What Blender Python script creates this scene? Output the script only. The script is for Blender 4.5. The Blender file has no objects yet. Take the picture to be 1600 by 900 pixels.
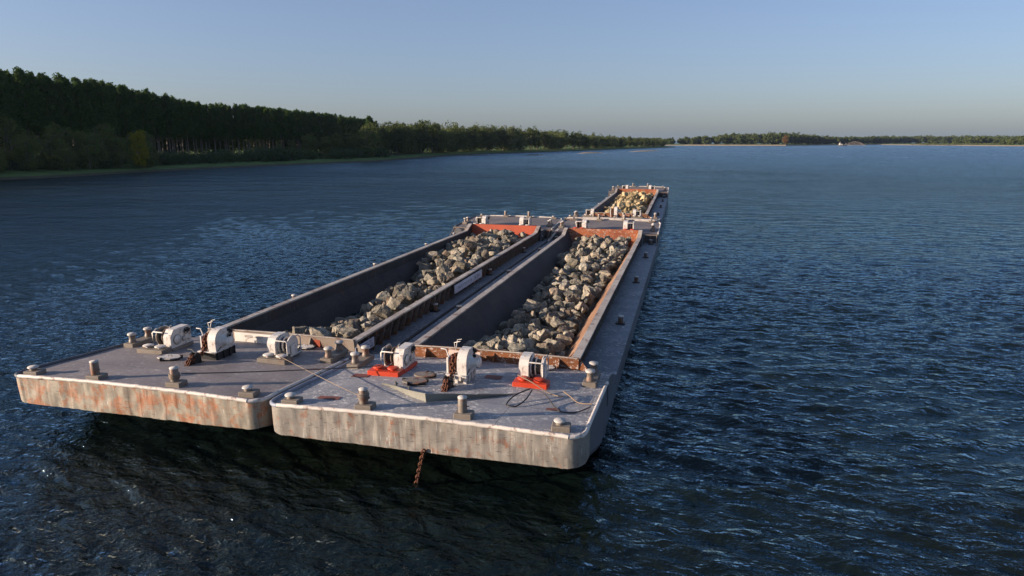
import bpy, bmesh, math, random
import numpy as np
from mathutils import Vector, Matrix, noise
SC = bpy.context.scene
COL = SC.collection
rng = np.random.default_rng(7)
random.seed(7)
R = math.radians

# ------------------------------------------------------------------ camera
CAM_Z = 11.7
cd = bpy.data.cameras.new('camera'); cam = bpy.data.objects.new('camera', cd); COL.objects.link(cam)
cam.location = (0, 0, CAM_Z)
cam.rotation_euler = (R(90 - 12.30), 0, R(14.5))
cd.sensor_width = 36; cd.lens = 36 * 1050 / 1600
cd.clip_start = 0.1; cd.clip_end = 40000
SC.camera = cam
# ------------------------------------------------------------------ world + sun
SUN_EL = 13.5
SUN_AZ = 27.0          # light travels towards +X turned this much towards +Y
w = bpy.data.worlds.new('World'); SC.world = w; w.use_nodes = True
nt = w.node_tree; nt.nodes.clear()
sky = nt.nodes.new('ShaderNodeTexSky'); sky.sky_type = 'NISHITA'; sky.sun_disc = False
sky.sun_elevation = R(SUN_EL); sky.sun_rotation = R(180 + 90 - SUN_AZ)
sky.altitude = 0; sky.air_density = 1.0; sky.dust_density = 1.5; sky.ozone_density = .8
bg = nt.nodes.new('ShaderNodeBackground'); bg.inputs[1].default_value = 0.057
out = nt.nodes.new('ShaderNodeOutputWorld')
wb = nt.nodes.new('ShaderNodeVectorMath'); wb.operation = 'MULTIPLY'; wb.inputs[1].default_value = (.90, 1.0, 1.44)   # camera white balance
veil = nt.nodes.new('ShaderNodeMix'); veil.data_type = 'RGBA'; veil.inputs[0].default_value = .32; veil.inputs[7].default_value = (2.35, 3.15, 4.15, 1)   # even thin high veil
nt.links.new(sky.outputs[0], wb.inputs[0]); nt.links.new(wb.outputs[0], veil.inputs[6]); nt.links.new(veil.outputs[2], bg.inputs[0]); nt.links.new(bg.outputs[0], out.inputs[0])
ld = bpy.data.lights.new('sun', 'SUN'); ld.energy = 5.0; ld.angle = R(0.55); ld.color = (1.0, 0.80, 0.62)
sun = bpy.data.objects.new('sun', ld); COL.objects.link(sun)
dv = Vector((math.cos(R(SUN_AZ)) * math.cos(R(SUN_EL)), math.sin(R(SUN_AZ)) * math.cos(R(SUN_EL)), -math.sin(R(SUN_EL))))
sun.rotation_euler = dv.to_track_quat('-Z', 'Y').to_euler()
sun.location = (-60, -30, 40)
vs = SC.view_settings; vs.view_transform = 'Standard'; vs.look = 'None'; vs.exposure = 1.15; vs.gamma = 1
vs.use_curve_mapping = False
SC.cycles.max_bounces = 6; SC.cycles.transparent_max_bounces = 4
SC.cycles.sample_clamp_indirect = 4

# ------------------------------------------------------------------ node helpers
class NB:
    def __init__(s, name):
        s.m = bpy.data.materials.new(name); s.m.use_nodes = True
        s.t = s.m.node_tree; s.t.nodes.clear()
        s.out = s.n('ShaderNodeOutputMaterial')
        s.obj = s.n('ShaderNodeTexCoord').outputs['Object']
        s.geo = s.n('ShaderNodeNewGeometry')
    def n(s, k, **kw):
        x = s.t.nodes.new(k)
        for a, b in kw.items(): setattr(x, a, b)
        return x
    def put(s, sock, v):
        if isinstance(v, bpy.types.NodeSocket): s.t.links.new(v, sock)
        elif v is not None:
            if isinstance(v, (tuple, list)) and len(v) == 3 and sock.type == 'RGBA': v = (*v, 1)
            sock.default_value = v
    def vscale(s, v, sc):
        m = s.n('ShaderNodeMapping'); s.put(m.inputs[0], v); m.inputs['Scale'].default_value = sc; return m.outputs[0]
    def noise(s, v, scale=1, detail=4, rough=.55, dist=0, typ=None):
        x = s.n('ShaderNodeTexNoise')
        if typ: x.noise_type = typ
        s.put(x.inputs['Vector'], v)
        x.inputs['Scale'].default_value = scale; x.inputs['Detail'].default_value = detail
        x.inputs['Roughness'].default_value = rough; x.inputs['Distortion'].default_value = dist
        return x.outputs[0]
    def ramp(s, v, a, b, lo=0, hi=1):
        x = s.n('ShaderNodeMapRange'); x.clamp = True; s.put(x.inputs[0], v)
        for i, q in enumerate((a, b, lo, hi)): s.put(x.inputs[1 + i], q)
        return x.outputs[0]
    def mix(s, f, a, b):
        x = s.n('ShaderNodeMix', data_type='RGBA'); s.put(x.inputs[0], f); s.put(x.inputs[6], a); s.put(x.inputs[7], b); return x.outputs[2]
    def math(s, op, a, b=0.0):
        x = s.n('ShaderNodeMath', operation=op); s.put(x.inputs[0], a); s.put(x.inputs[1], b); return x.outputs[0]
    def bump(s, h, strength=.3, dist=.02, nrm=None):
        x = s.n('ShaderNodeBump'); x.inputs['Strength'].default_value = strength; x.inputs['Distance'].default_value = dist
        s.put(x.inputs['Height'], h)
        if nrm is not None: s.put(x.inputs['Normal'], nrm)
        return x.outputs[0]
    def pbr(s, col, rough=.6, nrm=None, metal=0, spec=.5):
        x = s.n('ShaderNodeBsdfPrincipled'); s.put(x.inputs['Base Color'], col); s.put(x.inputs['Roughness'], rough)
        s.put(x.inputs['Metallic'], metal); s.put(x.inputs['Specular IOR Level'], spec)
        if nrm is not None: s.put(x.inputs['Normal'], nrm)
        s.t.links.new(x.outputs[0], s.out.inputs[0]); return x

RUST_D = (.055, .022, .012); RUST_M = (.17, .058, .022); RUST_L = (.33, .13, .045)

def painted(name, base, base2=None, rust=.5, rough=.6, rs=1.6, specks=0.0, streak=0.0, streak_col=(.5, .47, .42),
            rustcols=(RUST_D, RUST_M), tint=.25, seam=None, scuff=0.0, vseam=0.0):
    """weathered paint: broad tone change, rust patches, fine dirt, optional droppings / run-down streaks / weld seams"""
    b = NB(name); o = b.obj
    base2 = base2 or tuple(c * .68 for c in base)
    big = b.noise(o, .45, 5, .6)
    c = b.mix(b.ramp(big, .38, .64), base, base2)
    fine = b.noise(o, 7, 5, .7)
    c = b.mix(b.ramp(fine, .35, .75, 0, tint), c, tuple(q * .5 for q in base))
    rn = b.noise(o, rs, 8, .68, .3)
    rr = b.mix(b.noise(o, 9, 4, .7), rustcols[0], rustcols[1])
    lo = .72 - .3 * rust
    rn = b.math('ADD', rn, b.math('MULTIPLY', b.math('SUBTRACT', b.noise(b.vscale(o, (2.2, 2.2, 1.3)), 3.1, 5, .7), .5), .26))
    rmask = b.ramp(rn, lo, lo + .12, 0, .88)
    c = b.mix(rmask, c, rr)
    if streak:
        sv = b.vscale(o, (5.0, 5.0, .35))
        sn = b.noise(sv, 2.2, 4, .6)
        c = b.mix(b.ramp(sn, .58, .68, 0, streak), c, streak_col)
    if specks:
        gate = b.ramp(b.noise(o, .7, 4, .65), .38, .55, .12, 1)
        for sc_, lo_ in ((6.0, .60), (12.0, .60), (3.0, .66)):
            sp_ = b.noise(b.vscale(o, (.8, 1.2, 1)), sc_, 2.0, .55, .6)
            c = b.mix(b.math('MULTIPLY', b.ramp(sp_, lo_, lo_ + .03, 0, specks), gate), c, (.60, .58, .54))
    if seam:
        br = b.n('ShaderNodeTexBrick'); b.put(br.inputs['Vector'], o); br.inputs['Scale'].default_value = 1
        br.inputs['Brick Width'].default_value = seam[0]; br.inputs['Row Height'].default_value = seam[1]
        br.inputs['Mortar Size'].default_value = .02; br.inputs['Mortar Smooth'].default_value = .2
        c = b.mix(b.ramp(br.outputs['Fac'], .2, .9, 0, .62), c, tuple(q * .28 for q in base))
    if vseam:
        sx = b.n('ShaderNodeSeparateXYZ'); b.put(sx.inputs[0], o); cx = b.n('ShaderNodeCombineXYZ'); b.put(cx.inputs[0], sx.outputs[0]); b.put(cx.inputs[1], sx.outputs[2])
        wob = b.n('ShaderNodeVectorMath', operation='ADD'); b.put(wob.inputs[0], cx.outputs[0]); b.put(wob.inputs[1], b.math('MULTIPLY', b.noise(o, 3.5, 4, .7), .07))
        br = b.n('ShaderNodeTexBrick'); br.offset = 0; b.put(br.inputs['Vector'], wob.outputs[0]); br.inputs['Scale'].default_value = 1
        br.inputs['Brick Width'].default_value = .56; br.inputs['Row Height'].default_value = 3.7; br.inputs['Mortar Size'].default_value = .02; br.inputs['Mortar Smooth'].default_value = .6
        c = b.mix(b.math('MULTIPLY', b.ramp(br.outputs['Fac'], .1, .9, 0, vseam), b.ramp(b.noise(o, 1.3, 5, .7), .42, .62, 0, 1)), c, rustcols[0])
        br = b.n('ShaderNodeTexBrick'); br.offset = 0; b.put(br.inputs['Vector'], cx.outputs[0]); br.inputs['Scale'].default_value = 1
        br.inputs['Brick Width'].default_value = 3.35; br.inputs['Row Height'].default_value = 3.7; br.inputs['Mortar Size'].default_value = .011
        c = b.mix(b.ramp(br.outputs['Fac'], .2, .9, 0, .6), c, (.06, .045, .035))
    if scuff:
        sc1 = b.noise(b.vscale(o, (1.0, 1.0, 5.5)), 3.4, 6, .75, .4)
        c = b.mix(b.ramp(sc1, .575, .62, 0, scuff), c, (.055, .045, .04))
        sc2 = b.noise(b.vscale(o, (9, 9, .8)), 1.6, 4, .6)
        c = b.mix(b.math('MULTIPLY', b.ramp(sc2, .62, .70, 0, scuff), b.ramp(b.noise(o, .8, 3), .42, .58)), c, (.62, .59, .54))
        c = b.mix(b.ramp(b.noise(b.vscale(o, (1.6, 1.6, .7)), 1.5, 5, .65), .5, .75, 0, .3), c, (.12, .095, .075))
    h = b.math('ADD', b.math('MULTIPLY', rn, .6), b.math('MULTIPLY', fine, .4))
    b.pbr(c, rough, b.bump(h, .5, .02), 0, .35)
    return b.m

M = {}
M['deck_speck'] = painted('deck_paint_spotted', (.25, .25, .265), (.185, .185, .205), .30, .6, 1.1, specks=.8, seam=(5.5, 2.3))
M['deck_mauve'] = painted('deck_paint_mauve', (.215, .19, .185), (.155, .135, .135), .30, .62, .8, specks=.22, seam=(5.5, 2.3))
M['deck_far'] = painted('deck_paint_far', (.15, .13, .125), (.10, .088, .09), .45, .62, .8, specks=.2, seam=(5.5, 2.3))
M['side_deck'] = painted('side_deck_paint', (.16, .18, .215), (.10, .115, .14), .30, .55, .9, specks=.5)
M['hull_dark'] = painted('hull_paint', (.10, .105, .12), (.065, .07, .08), .35, .5, .7, streak=.2, streak_col=(.12, .1, .09))
M['bow_rusty'] = painted('bow_paint_rusty', (.30, .27, .215), (.22, .195, .155), .80, .7, 1.25, streak=.3, streak_col=(.27, .10, .04), vseam=.9, rustcols=((.17, .07, .035), (.40, .15, .06)), scuff=.55)
M['bow_grey'] = painted('bow_paint_grey', (.235, .215, .19), (.17, .155, .135), .56, .7, 1.8, streak=.3, streak_col=(.46, .43, .38), vseam=.6, rustcols=((.14, .05, .025), (.25, .11, .06)), scuff=.8)
M['rim_white'] = painted('rim_paint_white', (.62, .57, .52), None, .55, .55, 2.0)
M['rim_blue'] = painted('rim_paint_blue', (.24, .27, .34), None, .4, .55, 2.0)
M['coam_dark'] = painted('coaming_steel_dark', (.05, .042, .04), (.03, .025, .024), .68, .65, 1.2, streak=.35, streak_col=(.14, .06, .03))
M['coam_beige'] = painted('coaming_paint_beige', (.33, .27, .22), (.22, .18, .15), .55, .65, .7)
M['coam_brown'] = painted('coaming_rust_brown', (.24, .085, .03), (.15, .055, .022), .5, .72, 1.6, specks=.6)
M['coam_top'] = painted('coaming_top_worn', (.40, .37, .33), (.27, .23, .2), .60, .5, 2.2)
M['hold_dark'] = painted('hold_steel_dark', (.058, .046, .043), (.034, .027, .027), .40, .85, .6, streak=.6, streak_col=(.13, .115, .11))  # dark tone also carries the shade on the left hold wall
M['hold_sunlit'] = painted('hold_steel_sunlit', (.26, .15, .09), (.17, .09, .05), .6, .6, 1.0, streak=.5, streak_col=(.4, .28, .18))  # low sun on the right hold wall put into the steel colour
M['red_primer'] = painted('primer_red', (.36, .066, .026), (.28, .05, .02), .18, .6, .8)
M['rust_wall'] = painted('rust_wall', (.27, .075, .022), (.18, .045, .015), .5, .7, 1.1, specks=.3)
M['white'] = painted('winch_paint_white', (.62, .59, .55), (.50, .47, .44), .56, .42, 3.2, tint=.35)
M['whitesign'] = painted('board_paint_white', (.80, .74, .68), None, .22, .5, 1.3, tint=.1)
M['pinkwhite'] = painted('board_paint_faded', (.66, .52, .44), None, .5, .5, 1.8)
M['red'] = painted('base_paint_red', (.50, .050, .018), (.40, .04, .015), .08, .45, 2.0, tint=.12)
M['base_grey'] = painted('base_paint_grey', (.20, .17, .14), (.14, .12, .1), .45, .6, 1.6)
M['bollard'] = painted('bollard_steel', (.19, .165, .14), (.13, .11, .09), .75, .5, 2.6, rustcols=((.10, .04, .02), (.24, .1, .05)))
M['bollard_top'] = painted('bollard_top_bare', (.46, .44, .41), (.34, .32, .30), .25, .45, 2.6)
M['chain'] = painted('chain_rust', (.16, .055, .025), (.08, .03, .018), .7, .8, 6)
M['black'] = painted('black_steel', (.02, .02, .022), None, .3, .45, 3)
M['wire'] = painted('wire_rope', (.045, .04, .042), None, .5, .6, 9)
M['rope_tan'] = painted('rope_tan', (.22, .165, .12), None, .4, .7, 9)
M['vgrey'] = painted('breakwater_grey', (.22, .22, .19), (.15, .15, .13), .3, .55, 1.5)
M['patch'] = painted('patch_primer', (.19, .065, .05), None, .3, .7, 2)
M['blueboard'] = painted('board_paint_blue', (.42, .45, .55), None, .15, .5, 2)
M['ink'] = painted('ink_dark', (.10, .10, .16), None, .1, .6, 2)

# ------------------------------------------------------------------ mesh helpers
class MB:
    def __init__(s): s.v = []; s.f = []; s.mi = []; s.sm = []
    def add(s, V, F, mi=0, sm=False):
        k = len(s.v); s.v += [tuple(p) for p in V]; s.f += [tuple(i + k for i in f) for f in F]
        s.mi += [mi] * len(F); s.sm += [sm] * len(F)
    def box(s, c, d, rz=0, mi=0, bev=0.0, mat=None):
        x, y, z = (q / 2 for q in d)
        if bev > 0:
            e = min(bev, x * .9, y * .9, z * .9)
            V = []; 
            for sz, ins in ((-z, e), (-z + e, 0), (z - e, 0), (z, e)):
                for px, py in ((-x, -y + e), (-x + e, -y), (x - e, -y), (x, -y + e), (x, y - e), (x - e, y), (-x + e, y), (-x, y - e)):
                    sx = px * (1 - ins / max(x, 1e-6)); sy = py * (1 - ins / max(y, 1e-6)); V.append((sx, sy, sz))
            F = [tuple(reversed(range(8)))]
            for l in range(3):
                for i in range(8): a = l * 8 + i; b_ = l * 8 + (i + 1) % 8; F.append((a, b_, b_ + 8, a + 8))
            F.append(tuple(range(24, 32)))
        else:
            V = [(sx * x, sy * y, sz * z) for sz in (-1, 1) for sy in (-1, 1) for sx in (-1, 1)]
            F = [(0, 2, 3, 1), (4, 5, 7, 6), (0, 1, 5, 4), (2, 6, 7, 3), (0, 4, 6, 2), (1, 3, 7, 5)]
        m = Matrix.Rotation(rz, 3, 'Z') if mat is None else mat
        s.add([tuple(m @ Vector(p) + Vector(c)) for p in V], F, mi); return s
    def tube(s, pts, r, n=8, mi=0, caps=True, sm=True):
        pts = [Vector(p) for p in pts]; V = []; F = []
        rr = r if isinstance(r, (list, tuple)) else [r] * len(pts)
        up = Vector((0, 0, 1))
        for i, p in enumerate(pts):
            t = (pts[min(i + 1, len(pts) - 1)] - pts[max(i - 1, 0)]).normalized()
            u = t.cross(up)
            if u.length < 1e-3: u = t.cross(Vector((1, 0, 0)))
            u.normalize(); v = t.cross(u)
            for k in range(n):
                a = 2 * math.pi * k / n; V.append(p + (u * math.cos(a) + v * math.sin(a)) * rr[i])
        for i in range(len(pts) - 1):
            for k in range(n): a = i * n + k; b_ = i * n + (k + 1) % n; F.append((a, a + n, b_ + n, b_))
        s.add(V, F, mi, sm)
        if caps: s.add(V[:n], [tuple(range(n))], mi); s.add(V[-n:], [tuple(reversed(range(n)))], mi)
        return s
    def lathe(s, prof, c=(0, 0, 0), axis='Z', n=20, mi=0, sm=True):
        V = []; F = []
        for r, h in prof:
            for k in range(n):
                a = 2 * math.pi * k / n; p = (r * math.cos(a), r * math.sin(a), h)
                if axis == 'X': p = (p[2], p[0], p[1])
                elif axis == 'Y': p = (p[1], p[2], p[0])
                V.append(tuple(p[i] + c[i] for i in range(3)))
        for i in range(len(prof) - 1):
            for k in range(n): a = i * n + k; b_ = i * n + (k + 1) % n; F.append((a, b_, b_ + n, a + n))
        s.add(V, F, mi, sm)
        s.add(V[:n], [tuple(reversed(range(n)))], mi); s.add(V[-n:], [tuple(range(n))], mi); return s
    def prism(s, prof, x0, x1, mi=0, c=(0, 0, 0)):      # profile in YZ, extruded along X
        n = len(prof); V = [(x0 + c[0], y + c[1], z + c[2]) for y, z in prof] + [(x1 + c[0], y + c[1], z + c[2]) for y, z in prof]
        F = [tuple(reversed(range(n))), tuple(range(n, 2 * n))] + [(i, (i + 1) % n, n + (i + 1) % n, n + i) for i in range(n)]
        s.add(V, F, mi); return s
    def grid(s, P, mi=0, sm=True):                       # P[i][j] points
        ni, nj = len(P), len(P[0]); V = [p for row in P for p in row]
        F = [(i * nj + j, (i + 1) * nj + j, (i + 1) * nj + j + 1, i * nj + j + 1) for i in range(ni - 1) for j in range(nj - 1)]
        s.add(V, F, mi, sm); return s
    def mesh(s, name):
        me = bpy.data.meshes.new(name); me.from_pydata(s.v, [], s.f)
        me.polygons.foreach_set('material_index', s.mi); me.polygons.foreach_set('use_smooth', s.sm); me.update(); return me
    def build(s, name, mats, parent=None, loc=(0, 0, 0), rz=0, fix=True):
        me = s.mesh(name)
        for m in (mats if isinstance(mats, (list, tuple)) else [mats]): me.materials.append(m)
        if fix:
            bm = bmesh.new(); bm.from_mesh(me); bmesh.ops.recalc_face_normals(bm, faces=bm.faces); bm.to_mesh(me); bm.free()
        o = bpy.data.objects.new(name, me); COL.objects.link(o); o.location = loc; o.rotation_euler = (0, 0, rz)
        if parent: o.parent = parent
        return o
def empty(name, loc, rz=0, parent=None):
    o = bpy.data.objects.new(name, None); COL.objects.link(o); o.location = loc; o.rotation_euler = (0, 0, rz)
    o.empty_display_size = .3
    if parent: o.parent = parent
    return o
def tag(o, label=None, cat=None, group=None, kind=None):
    if label: o['label'] = label
    if cat: o['category'] = cat
    if group: o['group'] = group
    if kind: o['kind'] = kind
    return o
def npmesh(name, V, F, mats, smooth=False):
    """numpy mesh, F an (n,k) int array"""
    me = bpy.data.meshes.new(name); n, k = F.shape
    me.vertices.add(len(V)); me.vertices.foreach_set('co', np.asarray(V, dtype=np.float32).ravel())
    me.loops.add(n * k); me.loops.foreach_set('vertex_index', F.astype(np.int32).ravel())
    me.polygons.add(n); me.polygons.foreach_set('loop_start', np.arange(0, n * k, k, dtype=np.int32))
    me.polygons.foreach_set('use_smooth', np.full(n, smooth, dtype=bool))
    for m in (mats if isinstance(mats, (list, tuple)) else [mats]): me.materials.append(m)
    me.update(); me.validate(); return me

# ------------------------------------------------------------------ water
def water():
    def axis(lo, hi, a, b, step, g):
        inner = list(np.arange(a, b + 1e-6, step)); up = []; s = step; x = b
        while x < hi: s *= g; x += s; up.append(x)
        dn = []; s = step; x = a
        while x > lo: s *= g; x -= s; dn.append(x)
        return np.array(dn[::-1] + inner + up)
    X = axis(-9000, 9000, -42, 36, .14, 1.014); Y = axis(-3000, 14000, 9, 58, .14, 1.012)
    gx, gy = np.meshgrid(X, Y, indexing='ij'); z = np.zeros_like(gx)
    cell = np.maximum(np.gradient(X)[:, None], np.gradient(Y)[None, :])
    r = np.random.default_rng(3)
    # wind blowing roughly towards the camera, crests mostly left-right
    wx = gx + 1.6 * np.sin(gx * .11 + gy * .07) + 1.1 * np.sin(gy * .19 - gx * .05); wy = gy + 1.5 * np.sin(gx * .13 + 1.3) + 1.0 * np.sin(gy * .23 + gx * .21)
    for lam, amp, cnt, sprd in ((6.5, .0075, 8, .45), (3.4, .0080, 18, .5), (2.0, .0088, 26, .5), (1.2, .0082, 34, .55), (.75, .0062, 40, .62), (.48, .0026, 34, .85)):
        for _ in range(cnt):
            L = lam * r.uniform(.75, 1.3); th = R(-96) + r.normal(0, sprd * .62); k = 2 * math.pi / L; ph = r.uniform(0, 6.28)
            fade = np.clip((L / cell - 1.9) / 2.0, 0, 1)
            q = k * (wx * math.cos(th) + wy * math.sin(th)) + ph
            s_ = np.sin(q); z += amp * fade * (.62 * s_ + .9 * (.64 - np.abs(np.sin(q * .5)))) * r.uniform(.6, 1.3)   # sharpened crests
    # gusts: calmer and rougher patches
    gust = .97 + .16 * np.sin(gx * .045 + 1.2 * np.sin(gy * .03)) * np.sin(gy * .05 + gx * .02 + .6)
    z *= gust
    ni, nj = gx.shape; V = np.stack([gx, gy, z], -1).reshape(-1, 3)
    i, j = np.meshgrid(np.arange(ni - 1), np.arange(nj - 1), indexing='ij'); a = (i * nj + j).ravel()
    F = np.stack([a, a + nj, a + nj + 1, a + 1], 1)
    b = NB('river_water'); p = b.geo.outputs['Position']
    def lay(sx, sy, sc, det, rough=.6): return b.noise(b.vscale(p, (sx, sy, 1)), sc, det, rough, .4)
    dist = b.n('ShaderNodeVectorMath', operation='LENGTH'); b.put(dist.inputs[0], p)
    h1 = lay(.55, 1.0, .16, 3); h2 = lay(.6, 1.0, .75, 4); h3 = lay(.7, 1, 3.0, 4, .65)
    h2 = b.math('ADD', h2, b.math('MULTIPLY', b.math('ABSOLUTE', b.math('SUBTRACT', lay(.5, 1.05, 1.3, 2), .5)), -1.1))
    h3 = b.math('ADD', h3, b.math('MULTIPLY', b.math('ABSOLUTE', b.math('SUBTRACT', lay(.55, 1, 2.6, 3), .5)), -1.3))
    h0 = lay(.45, 1.0, .33, 3, .6); far = b.ramp(dist.outputs['Value'], 50, 260, 0, 1); nf = b.bump(h0, 1.0, 1.1); b.put(nf.node.inputs['Strength'], far); hw = lay(.5, 1.0, .085, 2, .6); nw = b.bump(hw, 1.0, 3.2, nf); b.put(nw.node.inputs['Strength'], far); nf = nw; n1 = b.bump(h1, 1.0, .45, nf); n2 = b.bump(h2, 1.0, .24, n1); n3 = b.bump(h3, 1.0, .09, n2)
    # ripples smaller than a pixel far out are carried by the roughness
    patch = b.math('ADD', b.ramp(b.noise(b.vscale(p, (.4, 1, 1)), .02, 3, .5), .35, .65, .03, .08), b.ramp(dist.outputs['Value'], 60, 600, 0, .20))
    col = b.mix(b.ramp(b.noise(p, .05, 3), .4, .6), (.0020, .0050, .0045), (.0038, .0050, .0026))
    df = b.n('ShaderNodeBsdfDiffuse'); b.put(df.inputs[0], col); b.put(df.inputs['Normal'], n3)
    gl = b.n('ShaderNodeBsdfAnisotropic'); gl.inputs['Color'].default_value = (.64, .86, 1, 1); b.put(gl.inputs['Roughness'], patch); b.put(gl.inputs['Normal'], n3)
    fr = b.n('ShaderNodeFresnel'); fr.inputs['IOR'].default_value = 1.41; b.put(fr.inputs['Normal'], n3)
    mx = b.n('ShaderNodeMixShader'); b.put(mx.inputs[0], fr.outputs[0]); b.t.links.new(df.outputs[0], mx.inputs[1]); b.t.links.new(gl.outputs[0], mx.inputs[2]); b.t.links.new(mx.outputs[0], b.out.inputs[0])
    o = bpy.data.objects.new('water', npmesh('water', V, F, b.m, True)); COL.objects.link(o); tag(o, kind='structure')
water()

# ------------------------------------------------------------------ barge parts
HW = 5.77
def zdeck(y, L):
    return float(np.interp(y, [0, 1.5, 6.5, 8.4, 9.8, L - 7.8, L - 7.79, L], [2.45, 2.35, 1.95, 1.75, 1.05, 1.05, 1.95, 2.4]))
def camber(x, y, L):
    f = 1 if (y < 8.45 or y > L - 10.9) else 0
    return .12 * f * (1 - (x / HW) ** 2)
def hwid(y, L):
    e = min(y, L - y)
    return float(np.interp(e, [0, .08, .22, .42, 1.2], [5.29, 5.53, 5.65, 5.73, HW]))
def dz(x, y, L): return zdeck(y, L) + camber(x, y, L)

def sphere_cap(mb, c, r, h, mi=0): mb.lathe([(r, 0), (r, h * .6), (r * .86, h), (0.001, h)], c, n=18, mi=mi)

def bollard(par, x, y, z, kind, L, label=None):
    """kind: tall post, low mushroom, twin pair on a long plinth, small side-deck pair post"""
    root = None
    if kind == 'twin':
        m = MB(); m.box((x, y, z + .10), (.55, 1.6, .24), 0, 0, .02); root = m.build('bollard', M['base_grey'], par)
        for dy in (-.5, .5):
            q = MB(); q.lathe([(.165, 0), (.165, .10), (.14, .13), (.14, .34), (.17, .37)], (x, y + dy, z + .22), n=20, mi=0)
            q.lathe([(.195, .37), (.2, .42), (.18, .45), (.001, .452)], (x, y + dy, z + .22), n=20, mi=1)
            q.build('bollard_post', [M['bollard'], M['bollard_top']], root)
    elif kind == 'tall':
        m = MB(); m.box((x + .05, y, z + .085), (.62, .5, .2), .05, 0, .02); root = m.build('bollard', M['base_grey'], par)
        q = MB(); q.lathe([(.155, 0), (.155, .50), (.15, .51)], (x, y, z + .18), n=20, mi=0); q.lathe([(.16, .51), (.165, .545), (.001, .55)], (x, y, z + .18), n=20, mi=1)
        q.tube([(x - .24, y, z + .40), (x + .24, y, z + .40)], .024, 8)
        q.build('bollard_post', [M['bollard'], M['bollard_top']], root)
    elif kind == 'low':
        m = MB(); m.box((x + .05, y, z + .08), (.62, .5, .2), .1, 0, .02); root = m.build('bollard', M['base_grey'], par)
        q = MB(); q.lathe([(.14, 0), (.13, .12)], (x, y, z + .17), n=20, mi=0); q.lathe([(.20, .12), (.205, .15), (.19, .17), (.001, .175)], (x, y, z + .17), n=20, mi=1)
        q.build('bollard_post', [M['bollard'], M['bollard_top']], root)
    else:
        m = MB(); m.box((x, y, z + .035), (.55, .5, .08), 0, 0, .01); root = m.build('bollard', M['black'], par)
        q = MB(); q.lathe([(.15, 0), (.15, .36), (.16, .37)], (x, y, z + .07), n=16, mi=0); q.lathe([(.185, .37), (.19, .43), (.001, .44)], (x, y, z + .07), n=16, mi=1)
        q.build('bollard_post', [M['bollard'], M['bollard_top']], root)
    if label: root['label'] = label
    return root

def ring(mb, c, r, t, axis='X', n=24, mi=0):
    pts = []
    for k in range(n + 1):
        a = 2 * math.pi * k / n
        if axis == 'X': pts.append((c[0], c[1] + r * math.cos(a), c[2] + r * math.sin(a)))
        elif axis == 'Y': pts.append((c[0] + r * math.cos(a), c[1], c[2] + r * math.sin(a)))
        else: pts.append((c[0] + r * math.cos(a), c[1] + r * math.sin(a), c[2]))
    mb.tube(pts, t, 6, mi, False)

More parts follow.
